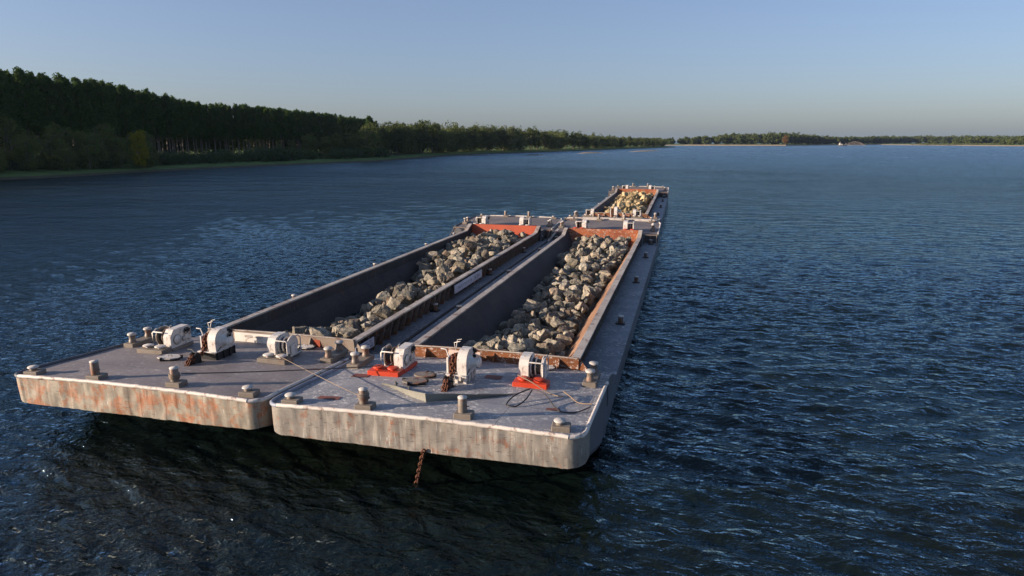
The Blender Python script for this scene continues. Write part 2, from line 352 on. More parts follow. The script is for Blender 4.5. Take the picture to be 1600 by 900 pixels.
def winch(par, x, y, z, side, bmat, label=None, rz=0, scale=1.0, tone=None):
    """rope winch: gearbox housing on one side, cable drum on the other (side=-1 drum to the left), plinth with two fairlead rollers in front"""
    W = tone or M['white']
    w_ = empty('rope_winch', (x, y, z), rz, par); w_.scale = (scale * .9,) * 3
    if label: w_['label'] = label
    s = side
    # plinth under the machine and roller box in front
    m = MB(); m.box((0, .75, .07), (1.05, 1.55, .18), 0, 0, .015); m.box((s * .25, -.42, .14), (1.55, .72, .32), 0, 0, .02)
    m.build('winch_base', bmat, w_)
    for dx in (-.36, .36):
        q = MB(); q.lathe([(.13, 0), (.13, .07), (.26, .075), (.27, .115), (.22, .14), (.001, .145)], (s * .25 + dx, -.40, .30), n=20)
        q.build('fairlead_roller', bmat if bmat is M['red'] else M['white'], w_)
    # gearbox: chamfered profile (Y,Z)
    if s < 0: prof = [(0, .16), (0, .78), (.26, 1.12), (1.35, 1.12), (1.5, 1.0), (1.5, .16)]
    else: prof = [(0, .16), (-.02, .85), (.12, 1.08), (.35, 1.17), (1.0, 1.17), (1.25, 1.05), (1.4, .75), (1.4, .16)]
    q = MB(); x0, x1 = (-.02, .42) if s < 0 else (-.42, .02)
    q.prism(prof, x0, x1); q.build('gearbox', W, w_)
    q = MB(); fx = .43 if s < 0 else -.43; sg = 1 if s < 0 else -1
    # cover plates, bolts and the black levers / hoses of the brake on the gearbox face
    q.lathe([(.25, 0), (.25, .03), (.001, .032)] if sg > 0 else [(.001, -.032), (.25, -.03), (.25, 0)], (fx, .45, .55), 'X', 20, 0)
    q.lathe([(.12, 0), (.12, .05), (.001, .052)] if sg > 0 else [(.001, -.052), (.12, -.05), (.12, 0)], (fx, .92, .48), 'X', 16, 0)
    ring(q, (fx + sg * .02, .45, .55), .255, .014, mi=1); ring(q, (fx + sg * .02, .92, .48), .125, .012, mi=1)
    ring(q, (fx + sg * .03, 1.12, .86), .16, .016, mi=1)
    q.tube([(fx, 1.0, .82), (fx + sg * .12, 1.05, .86), (fx + sg * .13, 1.2, .95), (fx, 1.3, .98)], .025, 6, 1)
    q.tube([(fx, 1.1, .9), (fx + sg * .15, 1.22, .82), (fx + sg * .1, 1.4, .74)], .022, 6, 1)
    q.box((fx + sg * .06, 1.1, .88), (.12, .14, .12), .3, 1); q.box((fx + sg * .06, 1.3, .9), (.10, .1, .1), .2, 1)
    q.build('brake_fittings', [W, M['black']], w_)
    # drum
    d0 = -.06 if s < 0 else .06; q = MB()
    def seg(a, b): return sorted((d0 + s * a, d0 + s * b))
    for a, b, r in ((.0, .05, .50), (.20, .235, .44), (.50, .55, .50)):
        l, h = seg(a, b); q.lathe([(r, l), (r, h)], (0, .62, .64), 'X', 28, 0)
    l, h = seg(.0, .52); q.lathe([(.2, l), (.2, h)], (0, .62, .64), 'X', 16, 0)
    q.build('drum', M['white'] if s > 0 else M['bollard'], w_)
    q = MB()
    for a, b, r in ((.055, .195, .36), (.24, .495, .33)):
        nn = int((b - a) / .035)
        pr = []
        for k in range(nn * 4 + 1):
            t = a + (b - a) * k / (nn * 4); pr.append((r + .014 * abs(math.sin(k * math.pi / 4)), d0 + s * t))
        if s < 0: pr = pr[::-1]
        q.lathe(pr, (0, .62, .64), 'X', 24, 0)
    q.build('wound_cable', M['wire'], w_)
    # guard frame over the drum
    q = MB(); fxo = d0 + s * .62
    q.tube([(d0, .02, 1.0), (fxo - s * .06, .02, 1.0), (fxo, .02, .93), (fxo, .02, .16)], .035, 8)
    q.tube([(fxo, .02, .93), (fxo, .3, 1.08), (fxo, 1.0, 1.08), (fxo, 1.22, .9), (fxo, 1.22, .16)], .03, 8)
    q.box((fxo, .62, .42), (.05, .5, .55)); q.box((fxo, .62, .16), (.06, 1.4, .05)); q.box(((fxo + d0) / 2, -.02, .19), (.7, .1, .06))
    q.tube([(0, .5, 1.1), (0, .5, 1.22), (.02, .62, 1.24)], .02, 6)
    q.build('guard_frame', W, w_)
    return w_

def chain_mesh(pts, ll=.17, wd=.052, r=.02, n=10, seed=0):
    """stud-less chain links along a polyline"""
    m = MB(); P = [Vector(p) for p in pts]; acc = 0; k = 0; pos = []
    for a, b in zip(P, P[1:]):
        d = (b - a).length; t = acc
        while t < d: pos.append((a + (b - a) * (t / d), (b - a).normalized())); t += ll * .72
        acc = t - d
    for k, (c, t) in enumerate(pos):
        u = t.orthogonal().normalized(); v = t.cross(u)
        if k % 2: u, v = v, u
        loop = []
        for i in range(n + 1):
            a = 2 * math.pi * i / n; loop.append(c + t * (ll / 2 * math.cos(a)) + u * (wd * math.sin(a)))
        m.tube(loop, r, 6, 0, False)
    return m

def windlass(par, x, y, z, stool, label=None):
    w_ = empty('anchor_windlass', (x, y, z), 0, par); w_.scale = (.9, .93, .95)
    if label: w_['label'] = label
    H = .42
    m = MB(); sm_ = M['white'] if stool == 'white' else M['black']
    if stool == 'white':
        for yy in (0, .42, .84, 1.25):
            for xx in (-.5, -.1, .30):
                m.box((xx, yy, H / 2), (.14, .13, H), 0, 0, .01)
        m.box((-.1, .62, H - .02), (1.0, 1.5, .06), 0, 0, .01)
    else:
        m.box((-.1, .62, H / 2), (1.0, 1.42, H), 0, 0, .02)
        for yy in (0, .45, .9, 1.25): m.box((.42, yy, H / 2), (.06, .06, H)); 
        m.box((-.1, .62, H - .01), (1.06, 1.5, .05), 0, 1, .01)
    m.build('windlass_stool', [sm_, M['white']], w_)
    prof = [(-.02, H), (-.02, H + .5)] + [(.5 - .52 * math.cos(a), H + .5 + .5 * math.sin(a)) for a in np.linspace(.15, math.pi / 2, 7)] + \
           [(.85, H + 1.0), (1.15, H + .85), (1.3, H + .6), (1.3, H)]
    q = MB(); q.prism(prof, -.08, .36); q.build('gearbox', M['white'], w_)
    q = MB(); q.lathe([(.33, .36), (.30, .42), (.2, .48), (.17, .62), (.2, .74), (.23, .80), (.23, .84), (.001, .85)], (0, .5, H + .42), 'X', 24)
    q.build('warping_head', M['white'], w_)
    q = MB()
    for yy, zz, r in ((1.0, .55, .12), (.98, .85, .09), (1.12, .72, .1)):
        ring(q, (.38, yy, H + zz), r, .016, mi=0); q.box((.42, yy, H + zz), (.12, .09, .09), .3, 0)
    q.tube([(.37, 1.0, H + .86), (.5, 1.1, H + .8), (.48, 1.28, H + .72)], .022, 6)
    q.tube([(.37, 0, H - .02), (.42, .8, H + .42)], .018, 6)
    q.build('brake_fittings', M['black'], w_)
    q = MB(); q.box((-.56, .35, H + .32), (.1, .5, .72), 0, 0, .02); q.box((-.56, .9, H + .2), (.1, .5, .45), 0, 0, .02)
    q.tube([(-.56, .3, H + .66), (-.7, .32, H + .98), (-.95, .34, H + .98)], .03, 6); q.tube([(-.3, .5, H + .9), (-.35, .45, H + 1.25), (-.05, .42, H + 1.34)], .02, 6)
    q.tube([(-.3, .5, H + .9), (-.25, .6, H + 1.34), (-.05, .6, H + 1.38)], .016, 6)
    q.build('side_frame', M['white'], w_)
    q = MB(); q.lathe([(.36, -.46), (.36, -.41), (.22, -.36), (.22, -.24), (.36, -.19), (.36, -.14)], (0, .42, H + .38), 'X', 20); q.build('chain_wheel', M['chain'], w_)
    ch = [(-.3, .42 + .4 * math.cos(a), H + .38 + .36 * math.sin(a)) for a in np.linspace(-.4, math.pi, 12)]
    ch += [(-.3, -.1, H - .02), (-.28, -.5, .36), (-.24, -.85, .42), (-.22, -1.12, .18), (-.22, -1.25, -.05)]
    q = chain_mesh(ch, .2, .065, .026)
    for dxx in (-.08, .07): 
        q2 = chain_mesh([(p[0] + dxx, p[1] + .03, p[2] - .02) for p in ch[6:14]], .2, .06, .024); q.add(q2.v, q2.f, 0, True)
    rr2 = random.Random(3)
    for k in range(7):
        x0, y0 = -.22 + rr2.uniform(-.16, .16), -.8 + rr2.uniform(-.25, .2)
        q2 = chain_mesh([(x0, y0, .45), (x0 + rr2.uniform(-.15, .15), y0 - .25, .28), (x0 + rr2.uniform(-.2, .2), y0 - .4, .06)], .19, .06, .026); q.add(q2.v, q2.f, 0, True)
    q.build('chain', M['chain'], w_)
    q = MB(); 
    for dx in (-.13, .13): q.prism([(-1.08, 0), (-.98, .5), (-.8, .62), (-.6, .5), (-.52, 0)], -.22 + dx - .035, -.22 + dx + .035)
    q.box((-.22, -.8, .06), (.5, .7, .1), 0, 0, .01); q.tube([(-.45, -.85, .42), (.05, -.85, .42)], .035, 8); q.tube([(-.22, -.72, .5), (-.5, -.62, .68), (-.75, -.6, .66)], .018, 6)
    q.lathe([(.2, 0), (.22, .03), (.13, .035)], (-.22, -1.28, .0), 'Z', 18)
    q.build('chain_stopper', M['black'], w_)
    return w_

def hatch(par, x, y, z, r, mat, oct_=True, rz=0.2):
    m = MB(); n = 8 if oct_ else 24
    a0 = [(r * 1.25 * math.cos(2 * math.pi * (k + .5) / n), r * .85 * math.sin(2 * math.pi * (k + .5) / n)) for k in range(n)]
    for zz0, zz1, sc in ((0, .09, .86), (.095, .14, 1.0)):
        V = [(p[0] * sc, p[1] * sc, zz0) for p in a0] + [(p[0] * sc, p[1] * sc, zz1) for p in a0]
        m.add(V, [tuple(reversed(range(n))), tuple(range(n, 2 * n))] + [(i, (i + 1) % n, n + (i + 1) % n, n + i) for i in range(n)], 0 if zz1 > .1 else 1)
    for k in (0, 3, 5): m.box((a0[k][0] * .97, a0[k][1] * .97, .1), (.1, .1, .14), k, 1)
    m.tube([(r * .3, 0, .14), (r * .3, 0, .2), (-r * .1, 0, .2), (-r * .1, 0, .14)], .014, 6, 1)
    m.build('hatch', [mat, M['black']], par, (x, y, z), rz)

def strokes(par, quad, rows, cols, mat, seed, h=.5, name='lettering'):
    """rows of worn lettering marks on a board; quad = (origin, along, up, outward)"""
    r = random.Random(seed); o_, a_, u_, n_ = (Vector(q) for q in quad); m = MB()
    for i in range(rows):
        vy = 1 - (i + .5) / rows
        for j in range(cols):
            if r.random() < .14: continue
            t = .06 + .88 * (j + .5) / cols
            c = o_ + a_ * t + u_ * vy + n_ * .004
            hw = a_.length * .88 / cols * .28; hh = u_.length / rows * h * .5
            an = a_.normalized(); un = u_.normalized()
            for (p, q) in r.choice([[((-1, -1), (-1, 1)), ((-1, 1), (1, 1)), ((1, 1), (1, -1))], [((-1, -1), (0, 1)), ((0, 1), (1, -1))], [((-1, -1), (-1, 1)), ((-1, 0), (1, 0)), ((1, -1), (1, 1))], [((-1, 1), (1, 1)), ((0, 1), (0, -1))], [((-1, -1), (1, -1)), ((-1, -1), (-1, 1)), ((-1, 1), (1, 1)), ((1, 1), (1, -1))]]):
                A = c + an * hw * p[0] + un * hh * p[1]; B = c + an * hw * q[0] + un * hh * q[1]
                m.tube([A, B], hw * .2, 4, 0, True, False)
    return m.build(name, mat, par)

def barge(name, loc, rz, L, label, spec):
    b = empty(name, loc, rz); tag(b, label, 'barge')
    C = spec['hx']; HO = 4.08; HI = 3.7; Y0 = 8.4; Y1 = L - 10.8; ZT = 2.2; ZE = 2.75
    # ---- hull shell
    ys = [0, .12, .35, .7, 1.2, 2, 3, 4.2, 6, 8.4, 9.1, 9.8] + list(np.linspace(13, L - 10, 12)) + [L - 7.8, L - 7.79, L - 6, L - 4, L - 2.2, L - 1.2, L - .7, L - .35, L - .12, L]
    def zb(y): return float(np.interp(y, [0, 1.5, 4.4, 6.5, L - 6, L - 4, L - 1.5, L], [1.36, .95, -.1, -.7, -.7, -.1, .95, 1.36]))
    P = []
    for y in ys:
        w_ = hwid(y, L); z1 = zdeck(y, L) ; z0 = zb(y); r = .34
        row = [(-w_, y, z1), (-w_ , y, z0 + r), (-w_ + .1, y, z0 + .12), (-w_ + .34, y, z0), (0, y, z0 - .02), (w_ - .34, y, z0), (w_ - .1, y, z0 + .12), (w_, y, z0 + r), (w_, y, z1)]
        P.append(row)
    m = MB(); m.grid(P, 0, False)
    pr = P[-1]; m.add(pr, [tuple(range(len(pr)))], 0)
    m.build('hull', M['hull_dark'], b)
    # rubbing band on the ship side
    m = MB()
    for s in (-1, 1): m.box((s * (HW + .015), L / 2, .93), (.05, L - 19, .12), 0, 0)
    m.build('rubbing_strip', M['hull_dark'], b)
    # ---- bow plate with dents and frames showing through
    nz = 10; r = random.Random(spec['seed']); ph = [r.uniform(0, 9) for _ in range(8)]
    side = [(HW + .018, 1.25), (5.782, .75), (5.755, .42), (5.68, .22), (5.56, .07), (5.42, -.01), (5.29, -.05)]
    path = [(-a, b_) for a, b_ in side] + [(x, -.06) for x in np.linspace(-5.24, 5.24, 170)] + side[::-1]
    G = [[] for _ in range(nz + 1)]
    for (x, y0_) in path:
        e = max(0, (abs(x) - 5.0) / .7); yy = max(y0_, 0); fr = abs(((x * 1.85 + ph[0]) % 1) - .5) * 2; k_ = 1 if abs(x) < 5.2 else .25
        for j in range(nz + 1):
            v = j / nz; top = zdeck(yy, L) + camber(x, 0, L) * k_; bot = 1.34 + .08 * min(1, e) ** 2 - .12 * yy + .02 * noise.noise((x * 2, spec['seed'], 0))
            z = top + (bot - top) * v
            d = -.014 * math.exp(-((1 - fr) / .14) ** 2) + .07 * noise.noise((x * .9 + ph[1], z * 1.1, 3)) + .035 * noise.noise((x * 3 + ph[1], z * 2.3, 7)) + .012 * noise.noise((x * 9, z * 7, 2))
            G[j].append((x, y0_ + d * k_ + .05 * v * v, z))
    m = MB(); m.grid(G, 0, True); m.grid([[p for p in G[0]], [(p[0] * .985, max(p[1], 0) + .09, p[2]) for p in G[0]]]); m.grid([[p for p in G[-1]], [(p[0] * .98, max(p[1], 0) + .12, p[2]) for p in G[-1]]])
    m.build('bow_plate', spec['bow'], b, fix=True)
    # ---- decks
    def sheet(x0, x1, ya, yb, nx_, ny_, dzz=0, fn=None):
        rows = []
        for j in range(ny_ + 1):
            y = ya + (yb - ya) * j / ny_; row = []
            for i in range(nx_ + 1):
                u = i / nx_; x = x0 + (x1 - x0) * u
                lim = hwid(y, L); x = max(-lim, min(lim, x))
                row.append((x, y, (fn or dz)(x, y, L) + dzz + .012 * noise.noise((x * .7, y * .7, spec['seed']))))
            rows.append(row)
        return rows
    m = MB(); m.grid(sheet(-HW, HW, 0.0, Y0 + .15, 40, 30)); m.build('foredeck', spec['deck'], b)
    m = MB()
    for x0, x1 in ((-HW, C - HO + .55), (C + HO - .55, HW)):
        m.grid(sheet(x0, x1, Y0 + .1, L - 7.8, 5, 70, 0, lambda x, y, LL: zdeck(y, LL)))
    m.build('side_deck', M['side_deck'], b)
    m = MB(); m.grid(sheet(-HW, HW, L - 7.78, L, 30, 20)); 
    m.grid([[(C - HO + .1 + (2 * HO - .2) * i / 12, y, 1.95 + .10) for i in range(13)] for y in (Y1 + .02, L - 7.75)])
    m.build('afterdeck', spec['aft'], b)
    # step from the side decks up to the after deck, with an open frame
    for s in (-1, 1):
        m = MB(); xa, xb = (C + HO - .1, HW - .02) if s > 0 else (-HW + .02, C - HO + .1)
        m.box(((xa + xb) / 2, L - 7.72, 1.48), (xb - xa, .06, .9), 0, 1)
        for x in (xa + .2, (xa + xb) / 2, xb - .1): m.box((x, L - 8.15, 1.5), (.09, .09, .86), 0, 0)
        m.box(((xa + xb) / 2, L - 8.15, 1.95), (xb - xa, .14, .08), 0, 0); m.box(((xa + xb) / 2, L - 8.15, 1.42), (xb - xa - .2, .06, .06), 0, 0)
        m.tube([(xb - .1 if s > 0 else xa + .1, L - 8.0, 2.0), (xb - .06 if s > 0 else xa + .06, L - 9.6, 1.1)], .05, 8)
        m.box((C + s * (HO - .05), L - 9.3, 1.5), (.06, 3.0, .95), 0, 1)
        m.build('deck_step', [M['bollard'], M['hull_dark']], b)
    # ---- rim pipes
    def rim(pts, mat, nm='edge_rail'):
        pts = [(p[0], p[1], p[2] + .018 * noise.noise((p[0] * 3.1, p[1] * 2.3, 4))) for p in pts]; m = MB(); m.tube(pts, .075, 10); m.build(nm, mat, b)
    front = [(x, -.05 + .02 * noise.noise((x, 2, 1)), 2.45 + camber(x, 0, L) + .02) for x in np.linspace(-5.27, 5.27, 90)]
    rim(front, M['rim_white'])
    for s, mt in ((-1, spec['rimL']), (1, M['rim_white'])):
        pts = [(s * 5.27, -.04, 2.48), (s * 5.43, .01, 2.47), (s * 5.56, .09, 2.47), (s * 5.68, .25, 2.46), (s * 5.74, .55, 2.44)] + [(s * (HW - .02), y, zdeck(y, L) + .04) for y in np.linspace(1.2, 6.6, 12)]
        rim(pts, mt)
    # low bulwark wedge sloping down to the side deck
    for s in (-1, 1):
        m = MB(); m.prism([(6.5, 1.0), (6.5, zdeck(6.5, L) + .08), (7.3, zdeck(7.3, L) + .16), (8.2, zdeck(8.2, L) + .06), (10.1, 1.08), (10.1, 1.0)], s * (HW + .02) - .02, s * (HW + .02) + .02)
        m.build('bulwark', M['hull_dark'], b)
    aft = [(x, L - .06, 2.4 + camber(x, L, L) + .05) for x in np.linspace(-4.6, 4.6, 20)]
    rim(aft, M['rim_white'])
    for s in (-1, 1): rim([(s * 5.2, L - .1, 2.42), (s * 5.56, L - .3, 2.4)] + [(s * (HW - .03), y, zdeck(y, L) + .04) for y in np.linspace(L - 1.2, L - 7.5, 8)], M['rim_white'] if s > 0 else M['hull_dark'])
    # ---- coamings
    for s in (-1, 1):
        xo = C + s * HO; xi = C + s * HI; m = MB()
        prf = [(Y0, 1.0), (Y0, ZT), (L - 12.4, ZT), (Y1, ZE), (Y1 + .3, ZE), (Y1 + .3, 1.0)]
        rows = []
        for y in list(np.linspace(Y0, L - 12.4, 30)) + [Y1, Y1 + .3]:
            zt_ = float(np.interp(y, [L - 12.4, Y1], [ZT, ZE])); rows.append([(xo - s * .50, y, 1.0), (xo - s * .12, y, zt_), (xo - s * .16, y, zt_), (xo - s * .54, y, 1.0)])
        m.grid(rows, 0, False)
        if spec.get('apron') and s < 0:                                   # sloping outer plate on the walkway side
            rows = []
            for y in np.linspace(Y0 + .3, L - 12.6, 70):
                wv = .05 * noise.noise((y * .8, 3, 0)); rows.append([(xo + .02, y, ZT - .004), (xo - .42 + wv, y, 1.88 + wv * .4), (xo - .44 + wv, y, 1.80), (xo - .3, y, 1.06)])
            m.grid(rows, 1, False)
        # worn flat top
        top = []
        for y in list(np.linspace(Y0 - .05, L - 12.4, 60)) + [Y1, Y1 + .3]:
            z = float(np.interp(y, [L - 12.4, Y1], [ZT, ZE])) + .012; wv = .012 * noise.noise((y * .5, s, 0))
            top.append([(xi + wv, y, z - .09), (xi + wv, y, z), (xo + wv, y, z + .003), (xo + wv, y, z - .09)])
        m.grid(top, 1, False)
        for k, y in enumerate(np.arange(Y0 + .6, Y1, .95)):               # stays
            if spec.get('apron') and s < 0: continue
            m.add([(xo - s * .49, y - .025, 1.03), (xo - s * .22, y - .025, 1.03), (xo + s * .0, y - .025, ZT - .1), (xo - s * .14, y - .025, ZT - .1),
                   (xo - s * .49, y + .025, 1.03), (xo - s * .22, y + .025, 1.03), (xo + s * .0, y + .025, ZT - .1), (xo - s * .14, y + .025, ZT - .1)],
                  [(0, 1, 2, 3), (7, 6, 5, 4), (1, 5, 6, 2), (0, 4, 5, 1)], 3)
        pts = []
        for k, y in enumerate(np.arange(Y0 + .6, Y1 - 2, 1.9)):
            pts += [(xo - s * .02, y, 1.82), (xo - s * .02, y + .95, 1.72 + .03 * math.sin(k * 2.3))]
        m.tube(pts, .018, 6, 2)
        m.build('side_coaming', [spec['coam'], spec['top'], M['wire'], M['bollard']], b)
    for yy, zt, mt, f in ((Y0, 2.34, spec['fcoam'], 1), (Y1 + .25, ZE, spec['coam'], 0)):
        m = MB(); n = 26
        for i in range(n):
            xa = C - HO + 2 * HO * i / n; xb = C - HO + 2 * HO * (i + 1) / n
            za = zt + (.06 * (1 - ((xa - C) / HO) ** 2)) * f; zb_ = zt + (.06 * (1 - ((xb - C) / HO) ** 2)) * f
            zl = 1.65
            m.add([(xa, yy, zl), (xb, yy, zl), (xb, yy - .10 * f, zb_), (xa, yy - .10 * f, za), (xa, yy + .06, zl), (xb, yy + .06, zl), (xb, yy + .06, zb_), (xa, yy + .06, za)],
                  [(0, 1, 2, 3), (5, 4, 7, 6), (3, 2, 6, 7)] + ([(0, 3, 7, 4)] if i == 0 else []) + ([(1, 5, 6, 2)] if i == n - 1 else []), 0)
        if f:
            m.tube([(C - HO, yy - .11, zt + .0)] + [(x, yy - .11, zt + .06 * (1 - ((x - C) / HO) ** 2) + .005) for x in np.linspace(C - HO + .3, C + HO - .3, 12)] + [(C + HO, yy - .11, zt)], .035, 8, 1)
            for x in (-3.1, -1.55, 0.2, 1.75, 3.2):
                m.prism([(yy - .42, 1.72), (yy - .10, 2.30), (yy, 2.30), (yy, 1.72)], C + x - .03, C + x + .03, 0)
            for s in (-1, 1): m.add([(C + s * HO, yy, 1.6), (C + s * (HO + .62), yy, 1.6), (C + s * HO, yy, zt), (C + s * HO, yy + .05, 1.6), (C + s * (HO + .62), yy + .05, 1.6), (C + s * HO, yy + .05, zt)], [(0, 1, 2), (3, 5, 4), (1, 4, 5, 2)], 0)
        m.build('end_coaming', [mt, spec['top']], b)
    # ---- hold
    zs = (2.12, 1.5, .9, 0, -.95)
    def inset(s): return spec['ins_l'] if s < 0 else spec['ins_r']
    for s in (-1, 1):
        m = MB(); rows = []
        for y in np.linspace(Y0 + .3, Y1 - .05, 48):
            row = []
            for q, z in enumerate(zs):
                zz = z
                if q == 0: zz = float(np.interp(y, [L - 12.4, Y1], [ZT - .08, ZE - .08]))
                row.append((C + s * (HI + .02 - inset(s)[q]), y, zz))
            rows.append(row)
        m.grid(rows, 0, False)
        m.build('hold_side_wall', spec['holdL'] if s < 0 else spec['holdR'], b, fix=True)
    m = MB(); li, ri = spec['ins_l'], spec['ins_r']
    m.grid([[(C - HI - .3, Y0 + .08, 2.30), (C + HI + .3, Y0 + .08, 2.30)], [(C - HI, Y0 + .9, .9), (C + HI, Y0 + .9, .9)], [(C - HI, Y0 + 1.1, -.95), (C + HI, Y0 + 1.1, -.95)]], 0, False)
    m.build('hold_front_wall', M['hold_dark'], b)
    m = MB(); rows = []
    for z, y in ((ZE - .02, Y1 + .2), (1.5, Y1 - .15), (.3, Y1 - .5), (-.95, Y1 - .6)):
        k = float(np.interp(-z, [-2.75, -1.5, 0, .95], [0, 0, li[3], li[4]]))
        rows.append([(C - HI - .1 + (2 * HI + .2) * i / 20, y, z) for i in range(21)])
    m.grid(rows, 0, False); m.build('hold_rear_wall', spec['rear'], b)
    m = MB(); m.grid([[(C - HI, y, -.93), (C + HI, y, -.93)] for y in (Y0 + 1, Y1)]); m.build('hold_floor', M['hold_dark'], b)
    # ---- deck gear, bow
    z = lambda x, y: dz(x, y, L)
    gx = spec.get('gx', .06)
    bollard(b, -4.95, .35, z(-5, .3), 'low', L); bollard(b, -2.15 + gx, .42, z(-2.2, .4), 'tall', L)
    bollard(b, 1.46 + gx, .55, z(1.5, .5), 'tall', L); bollard(b, 4.88, .55, z(4.9, .5), 'low', L)
    bollard(b, -5.12, 6.1, z(-5, 5.4) - .03, 'twin', L); bollard(b, 5.12, 6.5, z(5, 5.8) - .03, 'twin', L)
    winch(b, -3.12 + gx, 5.15, z(-3, 5.6), -1, spec['wbase'][0], spec.get('wl'))
    windlass(b, .02 + gx, 4.35, z(0, 4.9), spec['stool'])
    winch(b, 2.62 + gx, 5.35, z(2.7, 5.8), 1, spec['wbase'][1])
    hatch(b, -1.62 + gx, 3.75, z(-1.6, 3.6), .42, spec['lid']); 
    if spec.get('lid2'): hatch(b, -1.55, 4.75, z(-1.5, 4.7), .36, spec['lid'], False, .1)
    hatch(b, 2.9, 7.75, z(3, 7.8), .36, M['white'], True, .05)
    # side deck bollards
    for yb in (19.4, 31.8, 43.6, L - 9.8 if L > 61.2 else 52.2):
        for s in (-1, 1):
            if yb > L - 8.5: continue
            bollard(b, s * 5.08, yb, 1.05, 'small', L)
    # stern gear
    bollard(b, -5.1, L - 5.2, z(-5, L - 5.2), 'twin', L); bollard(b, 5.1, L - 5.2, z(5, L - 5.2), 'twin', L)
    bollard(b, -4.6, L - .5, z(-4.6, L - .5), 'low', L); bollard(b, -1.5, L - .55, z(-1.5, L - .5), 'tall', L)
    bollard(b, 1.5, L - .55, z(1.5, L - .5), 'tall', L); bollard(b, 4.6, L - .5, z(4.6, L - .5), 'low', L)
    for s in spec['sternw']:
        winch(b, s * 2.45, L - 7.6, 2.06, s, spec['sternbase'], rz=0, scale=1.15)
    return b

HLd, HSun = M['hold_dark'], M['hold_sunlit']
INS = (0, .50, .95, 1.6, 2.2); INSV = (0, .04, .5, 1.0, 1.4)
specR = dict(seed=5, apron=True, hx=.20, bow=M['bow_grey'], deck=M['deck_speck'], aft=M['deck_far'], rimL=M['rim_blue'], coam=M['coam_dark'], fcoam=M['coam_brown'],
             top=M['coam_top'], holdL=HLd, holdR=HSun, rear=M['rust_wall'], wbase=(M['red'], M['red']), stool='white', lid=M['bollard'], lid2=True,
             ins_l=INS, ins_r=INS, sternw=(-1, 1), sternbase=M['red'])
specL = dict(seed=11, gx=.22, hx=1.07, bow=M['bow_rusty'], deck=M['deck_mauve'], aft=M['deck_far'], rimL=M['hull_dark'], coam=M['coam_dark'], fcoam=M['coam_beige'],
             top=M['coam_top'], holdL=HLd, holdR=HLd, rear=M['red_primer'], wbase=(M['base_grey'], M['base_grey']), stool='dark', lid=M['bollard_top'],
             ins_l=INSV, ins_r=INS, sternw=(-1, 1), sternbase=M['base_grey'])
specF = dict(seed=23, hx=-.05, bow=M['bow_rusty'], deck=M['deck_far'], aft=M['deck_far'], rimL=M['hull_dark'], coam=M['coam_dark'], fcoam=M['coam_brown'],
             top=M['coam_top'], holdL=HLd, holdR=HSun, rear=M['rust_wall'], wbase=(M['base_grey'], M['base_grey']), stool='white', lid=M['bollard'],
             ins_l=INS, ins_r=INS, sternw=(-1, 1), sternbase=M['base_grey'])
LR, LL, LF = 61.0, 61.9, 61.5
PR, PL, PF = Vector((-8.52, 19.8, 0)), Vector((-20.34, 19.9, 0)), Vector((-8.85, 81.9, 0))
bR = barge('cargo_barge', PR, 0, LR, 'grey bowed steel barge with spotted blue deck, red winch bases and boulders in its hold', specR)
bL = barge('cargo_barge', PL, 0, LL, 'steel barge with orange rust on its bow and mauve deck, beside the spotted deck barge', specL)
bF = barge('cargo_barge', PF, R(.55), LF, 'farthest barge, loaded with yellowish boulders, lying behind the other two', specF)

# --- V breakwater, patches, boards on the right barge
def zr(x, y): return dz(x, y, LR)
m = MB()
def vwing(p0, p1, h0, h1, n=10):
    A = []
    for i in range(n + 1):
        t = i / n; x = p0[0] + (p1[0] - p0[0]) * t; y = p0[1] + (p1[1] - p0[1]) * t + .05 * math.sin(t * 7); h = h0 + (h1 - h0) * t
        z = zr(x, y); A.append([(x, y, z), (x, y - .03 - .12 * h, z + h), (x, y - .0 - .12 * h, z + h + .005), (x, y + .04, z)])
    m.grid(A, 0, False)
vwing((-2.8, 3.35), (-.24, 1.62), .05, .34); vwing((-.24, 1.62), (2.35, 3.35), .34, .06)
for t in (.3, .6, .9): m.prism([(0, 0), (.28, 0), (0, .24)], -.015, .015, 0, (-2.8 + 2.56 * t, 3.4 - 1.73 * t + .04, zr(0, 2)))
m.build('breakwater', M['vgrey'], bR)
for (x, y, rz, sx, sy) in ((-3.87, 1.15, .05, .85, .34), (-4.2, 4.3, .1, .7, .5), (4.3, 2.4, .25, .5, .22), (1.15, 5.6, 0, .7, .55)):
    c, s_ = math.cos(rz), math.sin(rz); MBp = MB(); rows = []
    for j in range(4):
        row = []
        for i in range(6):
            u = (i / 5 - .5) * sx; v = (j / 3 - .5) * sy; X = x + u * c - v * s_; Y = y + u * s_ + v * c
            row.append((X, Y, zr(X, Y) + .02))
        rows.append(row)
    MBp.grid(rows); MBp.build('deck_patch', M['patch'], bR)
# boards on the transverse coamings
mb = MB(); mb.box((-.75, 7.55, 2.22), (1.5, .05, .62), .0, 0, .01)
for x in (-1.3, -.2): mb.box((x, 7.75, 2.1), (.06, .4, .5))
o = mb.build('name_board', M['pinkwhite'], bR)
mb = MB(); mb.box((-.15, 8.02, 2.12), (2.25, .05, .5), -.02, 0, .01)
for x in (-1.0, .7): mb.box((x, 8.2, 2.0), (.06, .3, .5))
nb = mb.build('name_board', M['whitesign'], bL); nb['label'] = 'white board with faint worn lettering and half circle'
strokes(nb, ((-.75, 7.99, 2.10), (1.2, -.02, 0), (0, 0, .22), (0, -1, 0)), 1, 7, M['rim_white'], 4, .5)
q = MB(); q.tube([(-.15 + .52 * math.cos(a), 7.985, 1.88 + .30 * math.sin(a)) for a in np.linspace(.0, math.pi, 18)], .005, 5); q.build('painted_arc', M['bollard'], nb)
xs = 1.07 + 4.08 + .06
